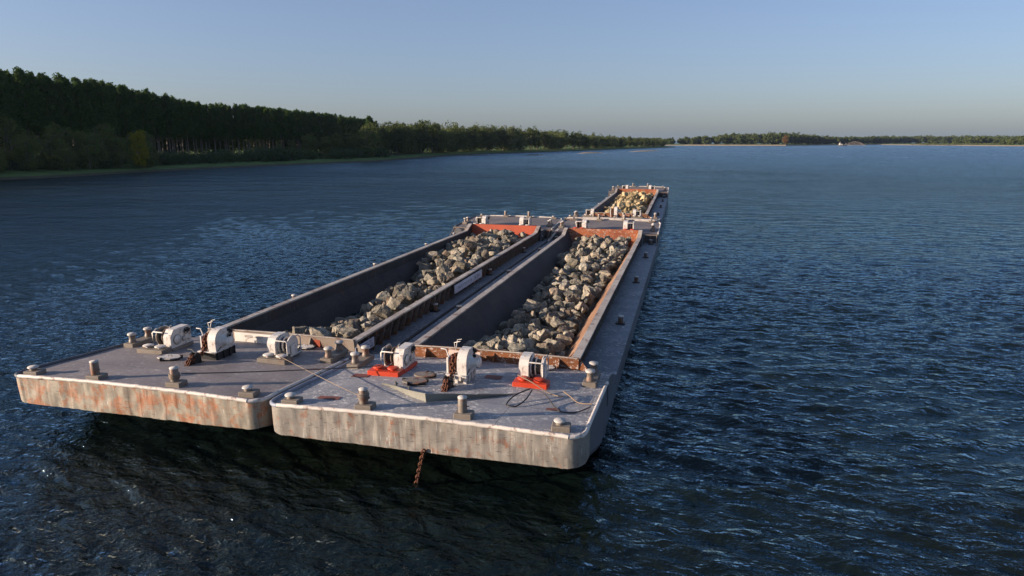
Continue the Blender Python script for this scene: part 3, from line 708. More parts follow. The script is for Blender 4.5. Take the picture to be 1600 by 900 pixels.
mb = MB(); mb.box((xs, 9.35, 1.70), (.04, 2.0, .5), 0, 0, .01); nb = mb.build('name_board', M['blueboard'], bL); nb['label'] = 'small pale board with three lines of dark writing'
strokes(nb, ((xs + .022, 8.45, 1.50), (0, 1.8, 0), (0, 0, .42), (1, 0, 0)), 3, 13, M['ink'], 8, .5)
mb = MB(); mb.box((xs, 26.0, 1.72), (.04, 6.4, .6), 0, 0, .01); nb = mb.build('name_board', M['blueboard'], bL); nb['label'] = 'long pale board with worn lettering'
strokes(nb, ((xs + .022, 23.1, 1.55), (0, 5.8, 0), (0, 0, .36), (1, 0, 0)), 1, 16, M['rim_blue'], 9, .5)
mb = MB(); mb.box((1.8, 7.98, 2.02), (.55, .5, .02)); 
# rust patch on the left barge's beige coaming
mb = MB(); mb.box((3.15, 8.33, 2.04), (.36, .012, .5), 0, 0); mb.build('coaming_patch', M['red_primer'], bL)

# --- loose lines: things of their own
def cable(name, pts, r, mat, label, cat, sag=0, n=24):
    P = [Vector(p) for p in pts]; Q = []
    for k in range(len(P) - 1):
        p0 = P[max(k - 1, 0)]; p1 = P[k]; p2 = P[k + 1]; p3 = P[min(k + 2, len(P) - 1)]
        for i in range(n):
            t = i / n; t2 = t * t; t3 = t2 * t
            v = .5 * ((2 * p1) + (p2 - p0) * t + (2 * p0 - 5 * p1 + 4 * p2 - p3) * t2 + (3 * p1 - p0 - 3 * p2 + p3) * t3)
            if sag and len(P) == 2: v.z -= sag * 4 * t * (1 - t)
            Q.append(v)
    Q.append(P[-1]); c = Vector(pts[0]); m = MB(); m.tube([q - c for q in Q], r, 8)
    o = m.build(name, mat, None, c); tag(o, label, cat); return o
def wr(x, y, h=.03): return (PR.x + x + .06, PR.y + y, zr(x, y) + h)
def wl(x, y, h=.03): return (PL.x + x + .22, PL.y + y, dz(x, y, LL) + h)
cable('mooring_cable', [wl(2.95, 4.85, .42), wr(-2.15, .3, .45)], .013, M['rope_tan'], 'thin tan cable stretched from the mauve deck winch to a bollard on the spotted deck', 'cable', .04)
cable('mooring_cable', [wl(1.7, .62, .5), wr(-3.5, 4.6, .42)], .022, M['wire'], 'dark wire cable stretched across both foredecks to the red based winch', 'cable', .06)
# turns of wire around the bollards and a turnbuckle
q = MB()
for k in range(4): ring(q, (0, 0, .05 * k), .178 + .01 * (k % 2), .024, 'Z')
o = q.build('rope_coil', M['rope_tan'], None, (PL.x + 1.68, PL.y + .55, dz(1.46, .55, LL) + .32)); tag(o, 'rope turns wound around the tall bollard of the rusty bowed barge', 'rope')
q = MB()
for k in range(5): ring(q, (0, 0, .05 * k), .178 + .012 * (k % 2), .022, 'Z')
o = q.build('rope_coil', M['bollard'], None, (PR.x - 2.09, PR.y + .42, zr(-2.15, .42) + .36)); tag(o, 'grey rope turns wound around the tall left bollard on the spotted deck', 'rope')
cable('wire_rope', [wr(2.3, 4.9, .42), wr(3.0, 4.4, .33), wr(3.75, 4.15, .04), wr(4.3, 3.95, .03)], .02, M['rope_tan'], 'pale rope end running off the right red winch onto the deck', 'rope')
cable('wire_rope', [wr(1.2, 3.05), wr(1.9, 3.3), wr(2.6, 3.55, .06), wr(3.1, 3.62, .3), wr(3.7, 3.35, .25), wr(4.2, 2.7, .05), wr(4.6, 2.2), wr(5.1, 2.4), wr(5.5, 2.95, .1)], .024, M['wire'],
      'dark wire rope snaking over the spotted deck to the right edge rail', 'rope')
cable('wire_rope', [wr(3.1, 3.6, .3), wr(2.7, 2.9, .2), wr(2.55, 2.25, .03), wr(2.9, 2.15, .03), wr(3.15, 2.7, .15), wr(3.2, 3.55, .28)], .026, M['black'],
      'black wire rope loop lying behind the right tall bollard', 'rope')
cable('hose', [wr(4.3, 4.15, .18), wr(4.6, 3.85, .12), wr(5.0, 3.4, .05), wr(5.52, 3.25, .12)], .026, M['rope_tan'], 'short pale hose leading to the right edge rail with red end fitting', 'hose')
q = chain_mesh([(0, 0, 0), (-.42, .28, -1.42)], .20, .07, .028); o = q.build('anchor_chain', M['chain'], None, (-8.22, 19.72, 1.40)); tag(o, 'rusty anchor chain hanging under the grey bow into the water', 'chain')
# gangway plank between the two after decks
m = MB(); m.box((0, 0, 0), (.22, 3.0, .05), 0, 0, .01); m.box((-.09, 0, .05), (.04, 3.0, .06)); m.box((.09, 0, .05), (.04, 3.0, .06))
o = m.build('gangplank', M['white'], None, (-14.0, 72.4, 1.62)); o.rotation_euler = (R(20), 0, R(-12)); tag(o, 'narrow white plank sloping down from the after decks to the side deck', 'plank')

# ------------------------------------------------------------------ boulders
def rock_material():
    b = NB('boulder_stone'); o = b.obj
    oi = b.n('ShaderNodeObjectInfo'); at_ = b.n('ShaderNodeAttribute', attribute_name='tone')
    rv = b.math('FRACT', b.math('ADD', oi.outputs['Random'], at_.outputs['Fac']))
    rv2 = b.math('FRACT', b.math('MULTIPLY', rv, 7.31))
    off = b.n('ShaderNodeVectorMath', operation='ADD'); b.put(off.inputs[0], o); b.put(off.inputs[1], b.math('MULTIPLY', rv, 37.0)); v = off.outputs[0]
    c1 = b.mix(rv2, (.29, .26, .205), (.19, .195, .175)); c2 = b.mix(rv2, (.13, .13, .12), (.22, .15, .105))
    base = b.mix(b.ramp(rv, .1, .9), c1, c2)
    n1 = b.noise(v, 1.7, 6, .65, .5); n2 = b.noise(v, 7, 6, .7)
    c = b.mix(b.ramp(n1, .45, .62), base, (.32, .27, .20))
    c = b.mix(b.ramp(b.noise(v, 2.6, 5, .7, 1), .48, .60, 0, .85), c, (.07, .078, .068))
    c = b.mix(b.ramp(n2, .56, .70, 0, .5), c, (.42, .38, .32))
    yl = b.n('ShaderNodeAttribute', attribute_name='yellow'); 
    c = b.mix(b.math('MULTIPLY', yl.outputs['Fac'], .55), c, (.40, .29, .13))
    hs = b.n('ShaderNodeHueSaturation'); b.put(hs.inputs['Color'], c); b.put(hs.inputs['Value'], b.ramp(b.math('FRACT', b.math('MULTIPLY', rv, 13.7)), 0, 1, .5, 1.3)); c = hs.outputs[0]
    h = b.math('ADD', b.math('MULTIPLY', n1, .6), b.math('MULTIPLY', n2, .5))
    b.pbr(c, .9, b.bump(h, 1.0, .09), 0, .2); return b.m
ROCK = rock_material()
def ico(sub):
    bm = bmesh.new(); bmesh.ops.create_icosphere(bm, subdivisions=sub, radius=1)
    V = np.array([v.co[:] for v in bm.verts]); F = np.array([[v.index for v in f.verts] for f in bm.faces]); bm.free(); return V, F
ICO = {k: ico(k) for k in (2, 3, 4)}
def rock_verts(seed, sub):
    r = np.random.default_rng(seed); V, F = ICO[sub]; V = V.copy()
    N = r.normal(size=(19, 3)); N /= np.linalg.norm(N, axis=1)[:, None]; D = r.uniform(.46, .84, 19)
    for n, d in zip(N, D):
        pr = V @ n; ex = np.clip(pr - d, 0, None); V -= ex[:, None] * n[None] * .97
    k = np.array([noise.noise((p[0] * 1.5 + seed, p[1] * 1.5, p[2] * 1.5)) for p in V]); k2 = np.array([noise.noise((p[0] * 4.3, p[1] * 4.3 + seed, p[2] * 4.3)) for p in V])
    k3 = np.array([abs(noise.noise((p[0] * 2.6, p[1] * 2.6 + seed, p[2] * 2.6 + 5))) for p in V])
    V *= (1 + .15 * k + .06 * k2 - .12 * k3)[:, None]
    V *= np.array([1.0, r.uniform(.72, .95), r.uniform(.62, .88)]); V *= 1.15 / np.abs(V).max(); return V, F
NP = 12
PROTO = []; PROTO_Y = []
for k in range(NP):
    V, F = rock_verts(100 + k, 4)
    for lst, y in ((PROTO, 0.0), (PROTO_Y, 1.0)):
        me = npmesh('boulder', V, F, ROCK, False); a = me.attributes.new('yellow', 'FLOAT', 'POINT'); a.data.foreach_set('value', np.full(len(V), y, dtype=np.float32)); lst.append(me)
LOWR = [rock_verts(100 + k, 3) for k in range(NP)]

def pile(P, C, L, prof, ins_l, ins_r, rr, seed, cnt, rz=0):
    """drop boulders one by one on the heap; prof(x,y) = target heap surface in barge coordinates"""
    r = np.random.default_rng(seed); y0, y1 = 9.0, L - 11.3
    zsq = np.array([2.75, 2.2, 1.5, .9, 0, -.95]); il = np.array([0] + list(ins_l)); ir = np.array([0] + list(ins_r))
    def lim(z): return C - 3.62 + np.interp(-z, -zsq, il), C + 3.62 - np.interp(-z, -zsq, ir)
    S = np.zeros((0, 4)); out = []
    gridc = {}
    for i in range(cnt):
        rad = r.uniform(*rr) if r.random() < .75 else r.uniform(rr[0] * .6, rr[0])
        best = None
        for t in range(5):
            y = r.uniform(y0 + rad * .6, y1 - rad * .4); 
            a, b_ = lim(float(prof(C, y)) ); x = r.uniform(a + rad * .5, b_ - rad * .5)
            zf = float(prof(x, y)) - .9
            if i > cnt * .5: zf = -9
            z = max(zf, float(prof(x, y)) - .75 + rad * .5)
            for gx in (-1, 0, 1):
                for gy in (-1, 0, 1):
                    for (sx, sy, sz, sr) in gridc.get((int(x // 1.6) + gx, int(y // 1.6) + gy), ()):
                        d2 = (sx - x) ** 2 + (sy - y) ** 2; R_ = (sr + rad) * .86
                        if d2 < R_ * R_: z = max(z, sz + math.sqrt(R_ * R_ - d2) * .88)
            exc = z - float(prof(x, y))
            if best is None or exc < best[0]: best = (exc, x, y, z, rad)
        exc, x, y, z, rad = best
        if exc > .38: continue
        a, b_ = lim(z - rad * .2); 
        if x - rad * .8 < a or x + rad * .8 > b_: x = min(max(x, a + rad * .85), b_ - rad * .85)
        if y - rad * .8 < y0: y = y0 + rad * .8
        gridc.setdefault((int(x // 1.6), int(y // 1.6)), []).append((x, y, z, rad)); out.append((x, y, z, rad))
    A = np.array(out); c, s = math.cos(rz), math.sin(rz)
    # exposure: how much higher neighbours are on top
    exp_ = np.zeros(len(A))
    for i, (x, y, z, rad) in enumerate(A):
        d = np.hypot(A[:, 0] - x, A[:, 1] - y); m_ = (d < rad * 1.1) & (A[:, 2] > z + .12); exp_[i] = m_.sum()
    W = np.stack([P.x + A[:, 0] * c - A[:, 1] * s, P.y + A[:, 0] * s + A[:, 1] * c, P.z + A[:, 2], A[:, 3]], 1)
    return W, exp_

def sm(a, b, x): t = np.clip((x - a) / (b - a), 0, 1); return t * t * (3 - 2 * t)
def bumps(x, y, s): return .16 * math.sin(x * 1.1 + y * .7 + s) + .14 * math.sin(y * .55 - x * .9 + 2 * s) + .10 * math.sin(y * 1.3 + x * 1.7)
def profR(x, y):
    left = float(np.interp(y, [8, 10, 14, 25, 33, 42, 50], [1.75, 1.5, .15, -.05, .35, .75, 1.25])); right = float(np.interp(y, [8, 11, 20, 30, 42, 50], [1.75, 1.0, .55, .9, 1.35, 1.5]))
    mid = float(np.interp(y, [8, 11, 16, 22, 30, 42, 50], [1.85, 1.35, .9, .7, 1.2, 1.7, 1.7]))
    u = (x - .20) / 3.0; return (left + (mid - left) * float(sm(-1, -.15, u)) if u < 0 else mid + (right - mid) * float(sm(.1, 1, u))) + bumps(x, y, 1) * .8
def profL(x, y):
    u = (x - 1.07) / 3.2
    left = float(np.interp(y, [8, 10, 13, 31, 34, 42, 50], [1.2, .3, -.75, -.55, 1.15, 1.35, 1.5])); right = float(np.interp(y, [8, 12, 20, 30, 42, 50], [1.8, 1.6, 1.75, 1.8, 1.7, 1.5]))
    mid = float(np.interp(y, [8, 10, 13, 20, 30, 34, 46, 50], [2.1, 1.8, .8, 1.05, 1.35, 1.8, 2.15, 1.7]))
    if u < .1: return left + (mid - left) * float(sm(-.95, .1, u)) + bumps(x, y, 4) * .7
    return mid + (right - mid) * float(sm(.1, .8, u)) + bumps(x, y, 4) * .7
def profF(x, y):
    e = float(np.interp(y, [8, 12, 30, 44, 50], [1.2, 1.9, 2.0, 2.3, 1.6])); u = (x + .05) / 3.3
    return e - .55 * abs(u) ** 1.5 - (.5 if u < -.5 else 0) + bumps(x, y, 9)

jobs = ((PR, specR['hx'], LR, profR, INS, INS, (.27, .60), 31, 2000, 0, 'R'), (PL, specL['hx'], LL, profL, INSV, INS, (.26, .64), 57, 1500, 0, 'L'),
        (PF, specF['hx'], LF, profF, INS, INS, (.42, .85), 77, 620, R(.55), 'F'))
allr = []
for P, C, L, pf, il, ir, rr, sd, cnt, rz, key in jobs:
    W_, ex = pile(P, C, L, pf, il, ir, rr, sd, cnt, rz)
    for row, e in zip(W_, ex): allr.append((row, e, key, P, C, L))
camv = np.array([0, 0, CAM_Z])
def score(t): 
    row, e, *_ = t; d = np.linalg.norm(row[:3] - camv); return row[3] / d / (1 + .9 * e)
allr.sort(key=score, reverse=True)
LBL = {'R': ('spotted deck barge', 'hold of the spotted deck barge'), 'L': ('rusty bowed barge', 'hold of the rusty bowed barge'), 'F': ('farthest barge', 'hold of the farthest barge')}
ZN = ((17, 'near end'), (32, 'middle'), (99, 'far end'))
rr_ = np.random.default_rng(5)
from mathutils import Euler
rest = []
for k, t in enumerate(allr):
    row, e, key, P, C, L = t; yl = key == 'F'; pi = int(rr_.integers(NP)); eu = Euler((rr_.uniform(0, 6.28), rr_.uniform(-.6, .6), rr_.uniform(0, 6.28)))
    if k < 300:
        o = bpy.data.objects.new('boulder', (PROTO_Y if yl else PROTO)[pi]); COL.objects.link(o); o.location = row[:3]; o.scale = (row[3],) * 3; o.rotation_euler = eu
        zn = next(n for lim_, n in ZN if row[1] - P.y < lim_); side = 'left' if row[0] - P.x - C < -.9 else ('right' if row[0] - P.x - C > .9 else 'centre')
        sz = 'large' if row[3] > .5 else ('small' if row[3] < .36 else 'medium')
        lab = f"{sz} {'yellowish' if yl else 'grey tan'} boulder, {zn} {side} of the heap in the {LBL[key][0]}"
        tag(o, lab, 'boulder', f"{sz} boulders, {zn} {side}, {LBL[key][0]}")
    else: rest.append((row, pi, eu, yl))
VV, FF, TT, YY = [], [], [], []; k0 = 0
for row, pi, eu, yl in rest:
    V, F = LOWR[pi]; m_ = np.array(eu.to_matrix()); V2 = (V @ m_.T) * row[3] + row[:3]
    VV.append(V2); FF.append(F + k0); k0 += len(V); TT.append(np.full(len(V), rr_.random())); YY.append(np.full(len(V), float(yl)))
# rubble underneath the heaps
for P, C, L, pf, il, ir, rr, sd, cnt, rz, key in jobs:
    X = np.linspace(C - 3.0, C + 3.0, 40); Y = np.linspace(9.3, L - 11.5, 200); V = np.array([[x, y, pf(x, y) - .62 + .25 * noise.noise((x * 1.7, y * 1.7, 3))] for x in X for y in Y])
    c, s = math.cos(rz), math.sin(rz); W_ = np.stack([P.x + V[:, 0] * c - V[:, 1] * s, P.y + V[:, 0] * s + V[:, 1] * c, V[:, 2]], 1)
    i, j = np.meshgrid(np.arange(39), np.arange(199), indexing='ij'); a = (i * 200 + j).ravel()
    T = np.concatenate([np.stack([a, a + 200, a + 201], 1), np.stack([a, a + 201, a + 1], 1)])
    VV.append(W_); FF.append(T + k0); k0 += len(V); TT.append(np.full(len(V), .6)); YY.append(np.full(len(V), 1. if key == 'F' else 0.))
me = npmesh('rubble', np.concatenate(VV), np.concatenate(FF), ROCK, False)
a = me.attributes.new('tone', 'FLOAT', 'POINT'); a.data.foreach_set('value', np.concatenate(TT).astype(np.float32))
a = me.attributes.new('yellow', 'FLOAT', 'POINT'); a.data.foreach_set('value', np.concatenate(YY).astype(np.float32))
o = bpy.data.objects.new('rubble', me); COL.objects.link(o); tag(o, 'loose rubble and smaller rocks filling the three barge holds between the boulders', 'rubble', None, 'stuff')

# ------------------------------------------------------------------ land
def ground_mat(name, a, b_, sc=.15):
    b = NB(name); p = b.geo.outputs['Position']
    c = b.mix(b.ramp(b.noise(p, sc, 6, .65), .38, .62), a, b_); c = b.mix(b.ramp(b.noise(p, sc * 8, 5, .7), .35, .7, 0, .6), c, tuple(q * .5 for q in a))
    b.pbr(c, .95, b.bump(b.noise(p, 1.2, 5, .7), .8, .3), 0, .1); return b.m
GRASS = ground_mat('bank_grass', (.12, .18, .06), (.075, .12, .04)); SAND = ground_mat('sand', (.42, .33, .22), (.34, .27, .18), .05); MUD = ground_mat('mud', (.10, .085, .06), (.07, .07, .04))
def bank(name, shore, inland, mats, prof, n=260, wob=1.5):
    """land strip: shoreline polyline swept inland; prof = list of (distance inland, height, material index)"""
    S = np.array(shore, float); d = np.r_[0, np.cumsum(np.hypot(*np.diff(S, axis=0).T))]; t = np.linspace(0, d[-1], n)
    x = np.interp(t, d, S[:, 0]); y = np.interp(t, d, S[:, 1])
    m = MB(); rows = []
    for i in range(n):
        wv = wob * (noise.noise((t[i] * .05, 1, 2)) + .5 * noise.noise((t[i] * .2, 5, 2)))
        row = []
        for k, (dd, h, mi) in enumerate(prof):
            hh = h + (.35 * noise.noise((t[i] * .12, dd * .2, 1)) * min(1, dd / 10)) if k > 1 else h
            row.append((x[i] + inland[0] * (dd + (wv if k < 4 else 0)), y[i] + inland[1] * (dd + (wv if k < 4 else 0)), hh))
        rows.append(row)
    V = [p for r_ in rows for p in r_]; nj = len(prof)
    for j in range(nj - 1):
        m.add(V, [], 0)if False else None
    m.add(V, [(i * nj + j, (i + 1) * nj + j, (i + 1) * nj + j + 1, i * nj + j + 1) for i in range(n - 1) for j in range(nj - 1)], 0, True)
    m.mi = [prof[j][2] for i in range(n - 1) for j in range(nj - 1)]
    o = m.build(name, mats, fix=True); tag(o, kind='structure'); return o
SHORE = [(-215, -400), (-212, 0), (-209, 100), (-207.7, 165), (-202, 183), (-205, 215), (-204, 260), (-196, 306), (-181, 375), (-186, 440), (-197, 550), (-190, 647), (-157, 787), (-125, 950), (-82, 1185), (-24, 1469), (-40, 1540), (-160, 1640), (-400, 1700)]
bank('river_bank', SHORE, (-1, .02), [MUD, GRASS], [(-4, -.5, 0), (0, .08, 0), (2.5, .7, 1), (7, 1.3, 1), (14, 1.7, 1), (25, 2.2, 1), (45, 2.6, 1), (120, 3, 1), (420, 3, 1)], 420)
bank('far_bank', [(-600, 1950), (-14, 2060), (264, 2075), (270, 2120), (380, 2330), (504, 2440), (880, 3200), (1500, 3300), (2600, 3600)], (.0, 1), [SAND, GRASS], [(-6, -.4, 0), (0, .2, 0), (14, 1.2, 0), (30, 2.2, 1), (60, 3, 1), (900, 4, 1)], 300, 5)
bank('sand_bar', [(640, 2700), (700, 2330), (750, 2120), (800, 1960), (960, 1850), (1500, 1700), (2500, 1500)], (.5, .9), [SAND, GRASS], [(-6, -.4, 0), (0, .15, 0), (25, 1.6, 0), (55, 2.2, 1), (120, 3, 1), (1500, 4, 1)], 260, 6)
bank('sand_beach', [(-14, 2040), (70, 2045), (180, 2050), (262, 2058)], (0, 1), [SAND], [(-3, -.4, 0), (0, .2, 0), (10, 2.2, 0), (25, 2.8, 0)], 60, 2)
def islet(name, cx, cy, a_, b_, rz, h, mat, seed):
    m = MB(); rows = []
    for i in range(13):
        q = i / 12; row = []
        for k in range(41):
            th = 2 * math.pi * k / 40; rr = q * (1 + .35 * noise.noise((math.cos(th) * 1.5 + seed, math.sin(th) * 1.5, 0)))
            lx = a_ * rr * math.cos(th); ly = b_ * rr * math.sin(th)
            row.append((lx * math.cos(rz) - ly * math.sin(rz), lx * math.sin(rz) + ly * math.cos(rz), h * (1 - q ** 1.5) - .12 + .25 * h * noise.noise((lx * .3, ly * .3, seed))))
        rows.append(row)
    m.grid(rows); o = m.build(name, mat, None, (cx, cy, 0)); tag(o, kind='structure')
islet('sand_bar', -131, 582, 13, 3, .35, .8, MUD, 1); islet('sand_bar', -175, 560, 16, 3, .35, .6, MUD, 2)
islet('sand_bar', -98, 700, 30, 5, 1.15, 1.3, SAND, 3); islet('sand_bar', -52, 850, 46, 7, 1.25, 1.2, SAND, 4)

# ------------------------------------------------------------------ trees
def leaf_mat(name, a, b_, c_):
    b = NB(name); oi = b.n('ShaderNodeObjectInfo'); at_ = b.n('ShaderNodeAttribute', attribute_name='tone'); rv = b.math('FRACT', b.math('ADD', oi.outputs['Random'], at_.outputs['Fac']))
    n = b.noise(b.geo.outputs['Position'], .35, 3, .6)
    c = b.mix(rv, a, b_); c = b.mix(b.ramp(n, .42, .6, 0, .7), c, c_)
    d = b.n('ShaderNodeBsdfDiffuse'); b.put(d.inputs[0], c); t = b.n('ShaderNodeBsdfTranslucent'); b.put(t.inputs[0], b.mix(.5, c, c_))
    mx = b.n('ShaderNodeMixShader'); mx.inputs[0].default_value = .28; b.t.links.new(d.outputs[0], mx.inputs[1]); b.t.links.new(t.outputs[0], mx.inputs[2]); b.t.links.new(mx.outputs[0], b.out.inputs[0]); return b.m
LF_P = leaf_mat('poplar_leaves', (.035, .07, .022), (.055, .10, .028), (.08, .12, .032)); LF_W = leaf_mat('willow_leaves', (.075, .105, .04), (.11, .135, .055), (.15, .17, .05))  # willow leaves made paler to stand in for sun the poplars block
LF_S = leaf_mat('scrub_leaves', (.06, .09, .05), (.08, .11, .055), (.08, .11, .04)); LF_Y = leaf_mat('yellow_lit_leaves', (.20, .20, .02), (.20, .20, .02), (.24, .20, .03))  # yellow leaf colour stands for warm sun on one willow
LF_O = leaf_mat('autumn_leaves', (.16, .08, .03), (.16, .08, .03), (.12, .08, .03)); LF_F = leaf_mat('far_leaves', (.05, .08, .025), (.075, .10, .03), (.08, .09, .035))
bb = NB('bark'); BARK = bb.m; bb.pbr(bb.mix(bb.noise(bb.obj, 1.5, 4), (.09, .075, .06), (.17, .14, .11)), .9)
b2 = NB('poplar_bark'); PBARK = b2.m; b2.pbr(b2.mix(b2.noise(b2.obj, 1.5, 4), (.13, .11, .09), (.22, .19, .16)), .9)
def leaves(pts, size, r):
    n = len(pts); A = r.normal(size=(n, 3)); A /= np.linalg.norm(A, axis=1)[:, None]; B = np.cross(A, r.normal(size=(n, 3))); B /= np.linalg.norm(B, axis=1)[:, None]
    s = size * r.uniform(.55, 1.25, n)[:, None]; V = np.stack([pts - A * s, pts - B * s * .6, pts + A * s, pts + B * s * .6], 1).reshape(-1, 3)
    return V, np.arange(4 * n).reshape(-1, 4)
def crown(kind, seed):
    """leaf positions of a crown made of many uneven clumps (unit: metres)"""
    r = np.random.default_rng(seed); P = []
    if kind == 'poplar':
        H = 31; nC = 74
        for k in range(nC):
            z = H * (.40 + .60 * ((k + .5) / nC)) ; wd = 3.5 * math.sin(math.pi * min(1, max(.08, (1.03 - z / H) / .76 * .62 + .05))) + .5
            th = r.uniform(0, 6.28); rad = wd * r.uniform(.15, .85); c = np.array([rad * math.cos(th), rad * math.sin(th), z]); cr = r.uniform(1.1, 2.0) * (1.15 - .45 * z / H)
            q = r.normal(size=(60, 3)); q /= np.linalg.norm(q, axis=1)[:, None]; P.append(c + q * cr * r.uniform(.5, 1.05, 60)[:, None] * [1, 1, 1.35])
        return np.concatenate(P), H, .42
    if kind == 'willow':
        H = 18; nC = 40
        for k in range(nC):
            u = r.normal(size=3); u /= np.linalg.norm(u); u[2] = max(u[2], -.75); rr = r.uniform(.5, 1)
            c = np.array([u[0] * 6.6 * rr, u[1] * 6.6 * rr, 7.6 + u[2] * 8.4 * rr]); cr = r.uniform(1.3, 2.7)
            q = r.normal(size=(110, 3)); q /= np.linalg.norm(q, axis=1)[:, None]; P.append(c + q * cr * r.uniform(.8, 1.03, 110)[:, None])
        return np.concatenate(P), H, .36
    if kind == 'broad':
        H = 22; nC = 56
        for k in range(nC):
            u = r.normal(size=3); u /= np.linalg.norm(u); u[2] = u[2] * 1.0; rr = r.uniform(.45, 1)
            c = np.array([u[0] * 5.2 * rr, u[1] * 5.2 * rr, 11 + u[2] * 9.6 * rr]); cr = r.uniform(1.1, 2.3)
            q = r.normal(size=(60, 3)); q /= np.linalg.norm(q, axis=1)[:, None]; P.append(c + q * cr * r.uniform(.55, 1.05, 60)[:, None])
        return np.concatenate(P), H, .42
    H = 7; nC = 20
    for k in range(nC):
        c = np.array([r.uniform(-3.6, 3.6), r.uniform(-3.6, 3.6), r.uniform(.8, 4.6)]); c[2] *= 1 - .12 * np.hypot(c[0], c[1]) / 2; cr = r.uniform(1.0, 1.9)
        q = r.normal(size=(60, 3)); q /= np.linalg.norm(q, axis=1)[:, None]; P.append(c + q * cr * r.uniform(.5, 1.05, 60)[:, None])
    return np.concatenate(P), H, .3
def trunk_mb(kind, seed):
    r = random.Random(seed); m = MB()
    if kind == 'poplar':
        m.tube([(0, 0, -1), (.1, .05, 8), (.0, .15, 18), (.1, 0, 29)], [.34, .26, .17, .05], 7)
        for k in range(9): z = 9 + k * 2.1; a = r.uniform(0, 6.3); m.tube([(0, 0, z), (1.5 * math.cos(a), 1.5 * math.sin(a), z + 2.2)], [.08, .03], 5)
    elif kind in ('willow', 'broad'):
        m.tube([(0, 0, -1), (.2, .1, 3), (.3, 0, 8), (.2, .1, 14)], [.42, .3, .2, .08], 8)
        for k in range(9): z = 2.5 + k * 1.1; a = r.uniform(0, 6.3); m.tube([(.15, 0, z), (2.2 * math.cos(a), 2.2 * math.sin(a), z + 2.6), (4.0 * math.cos(a), 4.0 * math.sin(a), z + 4)], [.12, .08, .03], 6)
    else:
        for k in range(6): a = r.uniform(0, 6.3); m.tube([(0, 0, -.5), (1.2 * math.cos(a), 1.2 * math.sin(a), 2), (2.2 * math.cos(a), 2.2 * math.sin(a), 4)], [.1, .07, .03], 5)
    return m
TP = {}
for kind, nv, lm in (('poplar', 5, LF_P), ('willow', 4, LF_W), ('broad', 4, LF_F), ('scrub', 4, LF_S)):
    TP[kind] = []
    for s in range(nv):
        P_, H, sz = crown(kind, 300 + s * 7 + len(kind)); r = np.random.default_rng(s); V, F = leaves(P_, sz, r)
        cm = npmesh('crown', V, F, lm); t = trunk_mb(kind, s); tm = t.mesh('trunk'); tm.materials.append(PBARK if kind == 'poplar' else BARK); TP[kind].append((cm, tm))
ntree = [0]
def tree(kind, x, y, h, label, cat='tree', group=None, leaf=None, wide=1.0, z=1.8, name=None):
    base = {'poplar': 31, 'willow': 18, 'broad': 22, 'scrub': 6}[kind]; s = h / base
    nm = name or {'poplar': 'poplar_tree', 'willow': 'willow_tree', 'broad': 'broadleaf_tree', 'scrub': 'shrub'}[kind]
    root = empty(nm, (x, y, z), random.uniform(0, 6.28)); root.scale = (s * wide, s * wide, s); tag(root, label, cat, group)
    cm, tm = random.choice(TP[kind]); ntree[0] += 1
    if leaf: cm = cm.copy(); cm.materials.clear(); cm.materials.append(leaf)
    c = bpy.data.objects.new('crown' if kind != 'scrub' else 'foliage', cm); COL.objects.link(c); c.parent = root
    t = bpy.data.objects.new('trunk' if kind != 'scrub' else 'stems', tm); COL.objects.link(t); t.parent = root
    return root
rt = random.Random(21); random.seed(4)
# poplar plantation: three rows
PL_LINE = [(-246, 60), (-244, 150), (-240, 195), (-241, 222), (-246, 258), (-254, 316), (-247, 352), (-250, 432), (-246, 514)]
PLH = [36, 36, 34, 33.5, 32.5, 28.5, 29, 28, 25.5]
def line_at(poly, d):
    S = np.array(poly, float); c = np.r_[0, np.cumsum(np.hypot(*np.diff(S, axis=0).T))]; return float(np.interp(d, c, S[:, 0])), float(np.interp(d, c, S[:, 1])), c[-1]
tot = line_at(PL_LINE, 0)[2]
hd = np.r_[0, np.cumsum(np.hypot(*np.diff(np.array(PL_LINE, float), axis=0).T))]
for row in range(2):
    d = 55 + row * 2
    while d < tot:
        x, y, _ = line_at(PL_LINE, d); h = float(np.interp(d, hd, PLH)) * rt.uniform(.965, 1.03)
        zone = 'behind the pale willows at left' if y < 232 else ('behind the low scrub' if y < 360 else 'at the far end of the plantation')
        if not (y < 150 and row > 0):
            tree('poplar', x - row * 5.5 + rt.uniform(-1, 1), y + rt.uniform(-1, 1), h, f"tall dark poplar in the {('front', 'second', 'third')[row]} row, {zone}", 'tree', f"poplars, row {('one', 'two', 'three')[row]}, {zone}", None, 1.0, 2.4)
        d += 4.3 + row * .5
# bright willows at the left
for (x, y, h) in ((-226, 170, 17), (-228, 186, 20.5), (-222, 196, 16), (-218, 184, 13), (-226, 205, 18), (-217, 208, 16), (-224, 222, 18.5), (-215, 221, 14), (-219, 236, 15.5), (-229, 150, 17), (-226, 132, 17), (-213, 232, 11), (-214, 196, 9), (-216, 172, 9), (-219, 158, 12)):
    tree('willow', x, y, h, 'round pale willow tree on the left bank in front of the poplar plantation', 'tree', 'willows at the left', None, 1.0)
tree('willow', -211, 226, 16.8, 'willow with yellow green top at the right end of the left bank willows', 'tree', None, LF_Y, .62)
# scrub along the bank
for k in range(58):
    y = 168 + k * 4.6 + rt.uniform(-2, 2); sx = float(np.interp(y, [p[1] for p in SHORE], [p[0] for p in SHORE]))
    tree('scrub', sx - rt.uniform(13, 30), y, rt.uniform(4.5, 8.5), 'low dark green shrub on the grassy left bank below the poplars', 'shrub', 'shrubs along the left bank', None, 1.15)
